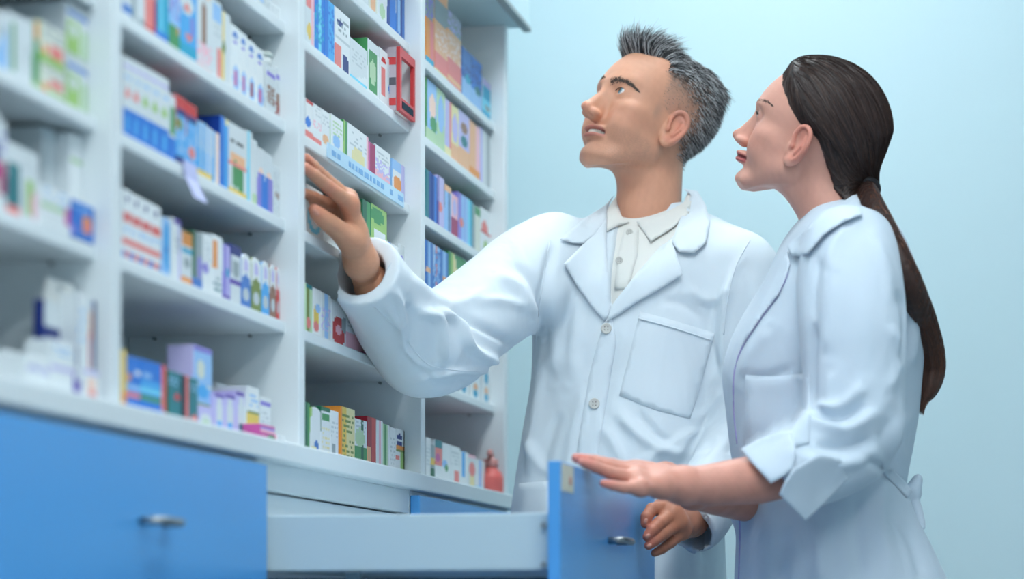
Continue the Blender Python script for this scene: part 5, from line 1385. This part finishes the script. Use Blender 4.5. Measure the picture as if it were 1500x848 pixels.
# ------------------------------------------------------------------ the woman
ZW = 3.38
LW = Loc(1215, 520, ZW); wpx = ZW / FPX
woman = empty('person', LW.O * [1, 1, 0])
tag(woman, 'woman in a white coat with a long brown ponytail, hands on the open drawer', 'person')
YW = math.radians(-12)
def w_sections(grow=0.0):
    r = np.array([  # py, front px, back px, half width across the view
        (296, 1196, 1266, .050), (308, 1180, 1280, .085), (324, 1166, 1296, .130), (345, 1152, 1312, .165), (375, 1136, 1328, .178), (410, 1118, 1340, .178), (450, 1094, 1348, .172), (500, 1068, 1352, .165), (540, 1058, 1351, .160),
        (600, 1062, 1345, .152), (660, 1070, 1336, .146), (710, 1077, 1327, .146), (750, 1079, 1337, .154), (800, 1078, 1362, .168), (848, 1076, 1384, .180), (950, 1066, 1415, .200), (1120, 1055, 1440, .215)])
    hd = (r[:, 2] - r[:, 1]) / 2 * wpx * .985
    return (520 - r[:, 0]) * wpx, ((r[:, 1] + r[:, 2]) / 2 - 1215) * wpx, np.interp(r[:, 0], (300, 420, 1120), (-.02, 0, 0)), hd + grow, r[:, 3] + grow
f = Field((-.33, -.42, -.66), (.29, .42, .27), .0046)
fn, lo, hi = torso_fn(*w_sections(), math.radians(-4), 2.1); f.put(fn, lo, hi, 0)
# near sleeve
near = [LW(1240, 362, 3.215), LW(1250, 470, 3.165), LW(1252, 580, 3.15), LW(1243, 648, 3.14), LW(1200, 676, 3.12), LW(1132, 700, 3.09)]
f.chain(*spl(near, [.060, .064, .058, .053, .047, .046], 3), .032)
far = [LW(1225, 372, 3.54), LW(1215, 500, 3.56), LW(1200, 690, 3.52), LW(1110, 735, 3.36)]
f.chain(*spl(far, [.056, .056, .050, .044], 3), .03)
# slanted cuff, hollow inside
p0, p1 = LW(1098, 652, 3.09), LW(1190, 752, 3.09); e = p1 - p0; nrm = np.array([-e[2], 0, e[0]]); nrm /= np.linalg.norm(nrm)
if nrm[0] > 0: nrm = -nrm
def cutp(X, Y, Z): return np.maximum(-((X - p0[0]) * nrm[0] + (Z - p0[2]) * nrm[2]), np.sqrt((X - near[-1][0])**2 + (Y - near[-1][1])**2 + (Z - near[-1][2])**2) - .075)
f.put(cutp, near[-1] - .07, near[-1] + .07, .002, '-')
f.cone(LW(1170, 690, 3.105), LW(1060, 712, 3.06), .035, .038, .003, '-')
V, F = f.nets(); V = relax(V, F, 3, .5); Vw = LW.world(V)
foldsW = [([(1192, 470), (1186, 540), (1188, 600)], -.012, 7), ([(1205, 600), (1180, 618), (1160, 640)], .010, 9), ([(1290, 600), (1240, 630), (1195, 622), (1172, 612)], .010, 8), ([(1285, 640), (1240, 655), (1190, 650)], -.010, 8),
 ([(1270, 560), (1230, 596), (1190, 598)], .008, 8), ([(1280, 668), (1230, 680), (1170, 672)], .007, 8), ([(1270, 590), (1235, 612), (1200, 610)], -.008, 6), ([(1310, 420), (1330, 470), (1318, 540)], -.008, 8), ([(1300, 470), (1318, 520), (1300, 580)], .006, 9),
 ([(1330, 440), (1340, 480), (1335, 540)], .006, 6), ([(1200, 370), (1192, 420), (1190, 470)], -.006, 8), ([(1225, 400), (1215, 460), (1210, 520)], .004, 12), ([(1130, 480), (1100, 520), (1085, 560)], .005, 10), ([(1160, 540), (1120, 552), (1090, 550)], -.005, 6),
 ([(1300, 690), (1290, 760), (1310, 848)], .006, 12), ([(1260, 720), (1255, 780), (1265, 860)], -.006, 10), ([(1210, 760), (1200, 810), (1205, 860)], .006, 14), ([(1150, 770), (1140, 810), (1138, 860)], -.005, 12), ([(1320, 760), (1340, 800), (1352, 850)], -.005, 9),
 ([(1262, 672), (1290, 684), (1318, 706), (1330, 722)], -.008, 7), ([(1330, 600), (1318, 640), (1322, 690)], .005, 9), ([(1300, 610), (1296, 650), (1305, 690)], -.005, 9), ([(1110, 600), (1095, 640), (1090, 690)], .005, 12), ([(1160, 690), (1140, 720), (1120, 745)], .004, 8),
 ([(1245, 330), (1220, 360), (1212, 400)], .004, 9), ([(1280, 350), (1300, 400), (1305, 450)], .004, 10), ([(1220, 540), (1215, 580), (1222, 620)], .005, 10)]
Vw = fold(Vw, F, foldsW)
Nw = vnormals(Vw, F); Vw = Vw + Nw * (.0016 * vnoise(Vw * [9, 9, 5], 6, 2))[:, None]
coatw = link('coat', quad_mesh('coat', Vw, F), M_COATW, woman); coatw['label'] = 'white coat with three quarter sleeves and a back tie'
# head
AW = head_axes(math.radians(-17), math.radians(24), math.radians(-6)); OW = W(1181, 208, ZW); SW = .9
fh = head_field(.0018, True, es=1.2, neck=((0, -.034, -.05), (0, -.185, -.189)), nr=(.049, .054), mouth_open=0)
Vh, Fh, Ph = mesh_head(fh, AW, OW, SW, True)
Ch = skin_color(Vh, True); nzw = vnoise(Vh * 300, 4, 2)
x, y, z = Vh.T
# hands
armN = [((1215, 672, 3.13), .040), ((1110, 702, 3.09), .034), ((1040, 710, 3.07), .0285), ((1004, 711, 3.062), .0245)]
fN = hand_field(LW, (1000, 711, 3.06), armN,
    [[(936, 690, 3.060), (896, 681, 3.030), (871, 675, 3.010), (850, 671, 2.996)],
     [(932, 695, 3.038), (890, 683, 3.008), (865, 676, 2.992), (844, 671, 2.980)],
     [(931, 703, 3.015), (893, 692, 2.990), (872, 684, 2.978), (853, 677, 2.968)],
     [(938, 714, 2.998), (913, 714, 2.982), (898, 711, 2.976), (884, 708, 2.970)]],
    [(975, 700, 3.085), (955, 692, 3.090), (935, 686, 3.090), (920, 683, 3.085)], r0=.0185, fr=.92)
Vn, Fn = fN.nets(); Vn = relax(Vn, Fn, 1, .4)
armF = [((1200, 735, 3.50), .036), ((1110, 735, 3.36), .033), ((1048, 728, 3.24), .026), ((1018, 722, 3.20), .023)]
fF = hand_field(LW, (1014, 720, 3.195), armF,
    [[(972, 702, 3.15), (948, 694, 3.13), (934, 692, 3.12), (922, 693, 3.11)],
     [(972, 696, 3.17), (948, 688, 3.15), (934, 687, 3.14), (922, 689, 3.13)],
     [(974, 691, 3.19), (954, 685, 3.17), (942, 684, 3.16), (932, 687, 3.15)],
     [(980, 690, 3.21), (966, 685, 3.20), (956, 685, 3.19), (948, 688, 3.18)]],
    [(1000, 718, 3.17), (984, 714, 3.15), (970, 710, 3.14), (956, 708, 3.13)], r0=.0175, fr=.9)
Vf_, Ff_ = fF.nets(); Vf_ = relax(Vf_, Ff_, 1, .4)
Cn = tint_tips(hand_color(Vn, (216, 152, 134), 41, LW), Vn, LW, [(847, 671, 2.985), (884, 708, 2.97), (855, 677, 2.97)], (222, 130, 124))
Cf = hand_color(Vf_, (206, 142, 122), 43, LW)
fb = Field((-.30, -.40, -.30), (.25, .42, .30), .009)
fn, lo, hi = torso_fn(*w_sections(-.028), math.radians(-4), 2.1); fb.put(fn, lo, hi, 0)
fb.put(lambda X, Y, Z: -.22 - Z + 0 * X + 0 * Y, (-.3, -.4, -.8), (.3, .4, -.22), 0, '-')
fb.chain(near[:4], [.04, .04, .038, .036], .03); fb.chain(far[:3], [.04, .038, .034], .03)
fb.cone(AX @ (OW + np.array((0, -.13, -.14)) @ AW * SW - LW.O), LW(1222, 350, ZW), .045, .05, .02)
Vb, Fb = fb.nets(); Vb = relax(Vb, Fb, 2)
bodyw = link('body', merge_mesh('body', [(Ph, Fh, Ch), (LW.world(Vn), Fn, Cn), (LW.world(Vf_), Ff_, Cf), (LW.world(Vb), Fb, np.repeat(np.array(s2l((222, 168, 150)))[None], len(Vb), 0))]), SKIN_W, woman)
eyeballs(AW, OW, SW, woman, (84, 70, 56), (0, .12))
bh = bvh_of(bodyw)
for s in (-1, 1):
    bm = bmesh.new()
    P = [np.array((s * (.0318 + u * .0118), .0905 - .0035 * u * u - .004 * u, .0128 + .0048 * (1 - u * u))) for u in np.linspace(-1, 1, 9)]
    add_tube(bm, [p @ AW * SW + OW for p in P], .0010, 6)
    bm_obj('eyelash', bm, mat('lash', (40, 30, 28), .6), woman, smooth=True)
M_BROWW = mat('brow_hair_brown', (74, 52, 44), .6)
R3_ = brow([(1104, 152), (1111, 147), (1122, 148), (1132, 155)], 260, 5, 1.6)
strands('eyebrow', R3_, lambda i: brow_pts(i, R3_), M_BROWW, woman, 3, .0007)
# hair: combed back into a tie
TIE = (np.array(W(1268, 270, ZW)) - OW) @ AW.T / SW
def hair_yh(z): return np.interp(z, (-.06, -.048, -.0226, .0, .012, .022, .040, .066, .088, .11), (-.085, -.078, -.056, -.042, -.030, .006, .028, .056, .074, .09))
f = Field((-.11, -.17, -.11), (.11, .12, .16), .0024)
f.ell((0, -.010, .042), (.0735, .098, .085), 0)
f.ell((0, .036, .040), (.060, .054, .052), .03)
f.cone((0, -.034, -.05), (0, -.185, -.189), .049, .054, .02)
sl, X, Y, Z = f.sub((-.11, -.17, -.11), (.11, .12, .16))
gap = (hair_yh(Z.ravel())[None, None] - Y)
f.a[sl] = f.a[sl] - (.0015 + .0125 * sm(0, .035, gap) + .004 * sm(.05, .11, Z) * sm(.0, .03, gap)).astype(np.float32)
f.cone((0, -.075, .03), TIE + [0, .002, .0], .055, .016, .035)
f.cone((0, -.085, -.015), TIE, .035, .014, .03)
f.put(lambda X, Y, Z: (Y - hair_yh(Z.ravel())[None, None]) * .75 + 0 * X, (-.12, -.2, -.12), (.12, .15, .17), .003, '-' if False else '+') if False else None
sl, X, Y, Z = f.sub((-.12, -.2, -.12), (.12, .15, .17))
f.a[sl] = np.maximum(f.a[sl], ((Y - hair_yh(Z.ravel())[None, None]) * .75 + 0 * X).astype(np.float32))
low = ((-.055 - Z) - .35 * (Y + .08) * -1) * .8 + 0 * X + 0 * Y
f.a[sl] = np.maximum(f.a[sl], low.astype(np.float32))
Vc, Fc = f.nets(); Vc = relax(Vc, Fc, 3, .5)
# comb grooves running to the tie
dirs = Vc - TIE; ang = np.arctan2(Vc[:, 0], Vc[:, 2] + .03 - .3 * Vc[:, 1])
Nc = vnormals(Vc, Fc)
gro = np.sin(ang * 46 + 3 * np.sin(ang * 7)) * .5 + np.sin(ang * 103 + 1.3) * .35 + np.sin(ang * 19) * .5
Vc = Vc + Nc * (.0004 * gro)[:, None]
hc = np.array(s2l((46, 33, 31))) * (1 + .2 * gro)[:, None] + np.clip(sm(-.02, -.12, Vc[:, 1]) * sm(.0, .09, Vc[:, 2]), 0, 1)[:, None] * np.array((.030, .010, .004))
M_HAIRW = attr_mat('brown_hair', .42, .4)
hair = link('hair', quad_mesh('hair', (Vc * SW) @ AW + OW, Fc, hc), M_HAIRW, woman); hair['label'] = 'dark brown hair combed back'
Pc = (Vc * SW) @ AW + OW; Ncw = vnormals(Pc, Fc)
kd_ok = np.where((Vc[:, 1] < hair_yh(Vc[:, 2]) - .002))[0]
rs = np.random.RandomState(21); ids3 = rs.choice(kd_ok, 5200)
bvc = BVHTree.FromPolygons([tuple(p) for p in Pc], [tuple(q) for q in Fc])
TW = (TIE * SW) @ AW + OW
colW = np.array(s2l((50, 36, 33)))[None] * (.5 + 1.3 * rs.rand(len(ids3), 1)) + (rs.rand(len(ids3), 1) < .18) * np.array((.035, .016, .008))
def comb_pts(i):
    p = Pc[ids3[i]]; out = []
    for t in range(7):
        q, n, _, d = bvc.find_nearest(Vector(p)); q = np.array(q); n = np.array(n)
        out.append(q + n * .0009)
        v = TW - q; L_ = np.linalg.norm(v)
        if L_ < .018: break
        v = v / L_; v = v - n * (v @ n); v /= max(np.linalg.norm(v), 1e-6); p = q + v * .011
    return np.array(out) if len(out) > 2 else None
strands('combed_strands', ids3, comb_pts, M_HAIRW, woman, 7, .0009, colW)
# ponytail
path = [(1267, 268, ZW + .0), (1277, 300, ZW - .02), (1301, 350, ZW - .05), (1334, 420, ZW - .05), (1356, 480, ZW - .03), (1366, 530, ZW - .02), (1361, 566, ZW - .02), (1348, 592, ZW - .02)]
bt_ = bvh_of(coatw)
path = [(a, b, (min(c, (ray_px(bt_, a, b) or 9) - .016) if 290 < b < 460 else c)) for a, b, c in path]
zz_ = np.array([p[2] for p in path]); zz_[1:-1] = (zz_[:-2] + zz_[1:-1] + zz_[2:]) / 3; zz_[2:5] -= .012
path = [(a, b, c) for (a, b, _), c in zip(path, zz_)]
prad = [.0135, .0165, .0185, .0185, .0180, .0185, .0150, .0030]
cp, cr = spl([LW(*p) for p in path], prad, 6)
f = Field(cp.min(0) - .04, cp.max(0) + .04, .0030); f.chain(cp, cr, .004)
Vp, Fp = f.nets(); Vp = relax(Vp, Fp, 2)
k_ = np.array([np.argmin(((cp - v) ** 2).sum(1)) for v in Vp]); rel = Vp - cp[k_]; th = np.arctan2(rel[:, 1], rel[:, 0])
g2 = np.sin(th * 9 + k_ * .15) * .5 + np.sin(th * 23 + k_ * .1) * .4
Vp = Vp + rel / np.linalg.norm(rel, axis=1)[:, None] * (.0009 * g2)[:, None]
tw = (k_ / len(cp))[:, None]
pc = (np.array(s2l((44, 31, 29))) * (1 - tw) + np.array(s2l((82, 52, 40))) * tw) * (1 + .35 * g2)[:, None]
tail = link('ponytail', quad_mesh('ponytail', LW.world(Vp), Fp, pc), M_HAIRW, woman); tail['label'] = 'long ponytail lightening to chestnut'
rs = np.random.RandomState(22); nS = 1500; aS = rs.rand(nS) * 2 * math.pi; rS = np.sqrt(rs.rand(nS)) * 1.08; st0 = rs.rand(nS) * .25; en0 = .80 + .30 * rs.rand(nS)
bright = .55 + 1.1 * rs.rand(nS, 1)
colP = (np.array(s2l((60, 42, 36))) * .5 + np.array(s2l((112, 66, 44))) * .5)[None] * bright
cpw = LW.world(cp)
def tail_pts(i):
    out = []
    for t in np.linspace(st0[i], en0[i], 10):
        k = min(t, 1.0) * (len(cp) - 1); j = int(min(k, len(cp) - 2)); c = cpw[j] + (cpw[j+1] - cpw[j]) * (k - j); r = cr[j] + (cr[j+1] - cr[j]) * (k - j)
        T = cpw[j+1] - cpw[j]; T /= np.linalg.norm(T); a = np.cross(T, CF); a /= np.linalg.norm(a); b = np.cross(a, T)
        r = max(r, .006) * rS[i]
        out.append(c + (a * math.cos(aS[i] + t) + b * math.sin(aS[i] + t)) * r - CU * max(0, t - 1) * .15)
    return np.array(out)
strands('ponytail_strands', np.arange(nS), tail_pts, M_HAIRW, woman, 10, .0012, colP)
bm = bmesh.new()
t0, t1 = cpw[1], cpw[4]; q = Vector(t1 - t0).to_track_quat('Z', 'Y').to_matrix()
n_, m_ = 22, 10
vs = [[bm.verts.new(Vector(cpw[2]) + q @ Vector(((.0155 + .0055 * math.cos(2*math.pi*j/m_)) * math.cos(2*math.pi*i/n_), (.0155 + .0055 * math.cos(2*math.pi*j/m_)) * math.sin(2*math.pi*i/n_), .0065 * math.sin(2*math.pi*j/m_)))) for j in range(m_)] for i in range(n_)]
for i in range(n_):
    for j in range(m_): bm.faces.new((vs[i][j], vs[(i+1) % n_][j], vs[(i+1) % n_][(j+1) % m_], vs[i][(j+1) % m_]))
bm_obj('hair_tie', bm, mat('hair_tie_fabric', (30, 26, 30), .7), woman, smooth=True)
# collar, lapel, pocket, tie belt
shell('cuff', [(1083, 658), (1106, 683), (1129, 708), (1146, 699), (1161, 688), (1166, 660), (1160, 632), (1140, 632), (1112, 643)], None, M_COATW, woman, step=5, thick=.003, smooth=4, offs=[3.066, 3.042, 3.032, 3.028, 3.026, 3.032, 3.066, 3.070, 3.070])
shell('cuff', [(1162, 686), (1150, 704), (1141, 724), (1160, 744), (1179, 764), (1210, 735), (1242, 702), (1232, 672), (1200, 664)], None, M_COATW, woman, step=5, thick=.003, smooth=4, offs=[3.026, 3.026, 3.032, 3.044, 3.062, 3.068, 3.078, 3.052, 3.034])
bc = bvh_of(coatw, bodyw)
shell('collar', [(1256, 281), (1261, 300), (1263, 315), (1236, 325), (1208, 343), (1192, 362), (1184, 372), (1172, 376), (1160, 375), (1153, 362), (1160, 352), (1190, 330), (1228, 300)], bc, M_COATW, woman, step=5, smooth=5, offs=[.010, .012, .014, .014, .015, .015, .015, .015, .014, .012, .010, .010, .010])
shell('lapel', [(1153, 368), (1157, 385), (1152, 405), (1140, 432), (1118, 460), (1094, 496), (1084, 512), (1092, 488), (1112, 448), (1132, 408), (1145, 380)], bc, M_COATW, woman, step=5, smooth=4, off=.009)
bcw = bvh_of(coatw)
shell('breast_pocket', [(1092, 549), (1140, 551), (1186, 546), (1188, 600), (1186, 650), (1140, 664), (1092, 660), (1090, 600)], bcw, M_COATW, woman, step=8, off=.003, thick=.003, smooth=1)
seam('front_edge', [(1137, 436), (1112, 470), (1088, 508), (1076, 545), (1075, 600), (1080, 650)], bcw, M_LILAC, coatw, r=.0016, off=.0004)
seam('front_edge', [(1083, 742), (1084, 790), (1082, 860)], bcw, M_LILAC, coatw, r=.0016, off=.0004)
seam('lapel_edge', [(1153, 378), (1152, 405), (1138, 434)], bvh_of(coatw), M_LILAC, coatw, r=.0013, off=.002)
shell('tie_belt', [(1292, 676), (1310, 689), (1326, 705), (1337, 720), (1329, 730), (1312, 712), (1294, 695)], bcw, M_COATW, woman, step=5, off=.006, thick=.005, smooth=3)
f = Field(LW(1310, 770, ZW) - .06, LW(1365, 690, ZW) + .06, .0028)
kz = ZW - .01
f.ell(LW(1335, 722, kz), (.016, .016, .015), 0)
f.chain(*spl([LW(1335, 722, kz), LW(1341, 710, kz), LW(1345, 700, kz)], [.008, .008, .006], 4), .006)
f.chain(*spl([LW(1336, 726, kz), LW(1344, 748, kz - .01), LW(1350, 772, kz - .02)], [.007, .007, .006], 4), .006)
f.chain(*spl([LW(1330, 722, kz), LW(1322, 740, kz - .02), LW(1330, 760, kz - .03)], [.006, .006, .005], 4), .006)
V, F = f.nets(); V = relax(V, F, 1); link('tie_knot', quad_mesh('tie_knot', LW.world(V), F), M_COATW, woman)
legs_and_feet(woman, W(1240, 520, ZW), math.radians(78), True)
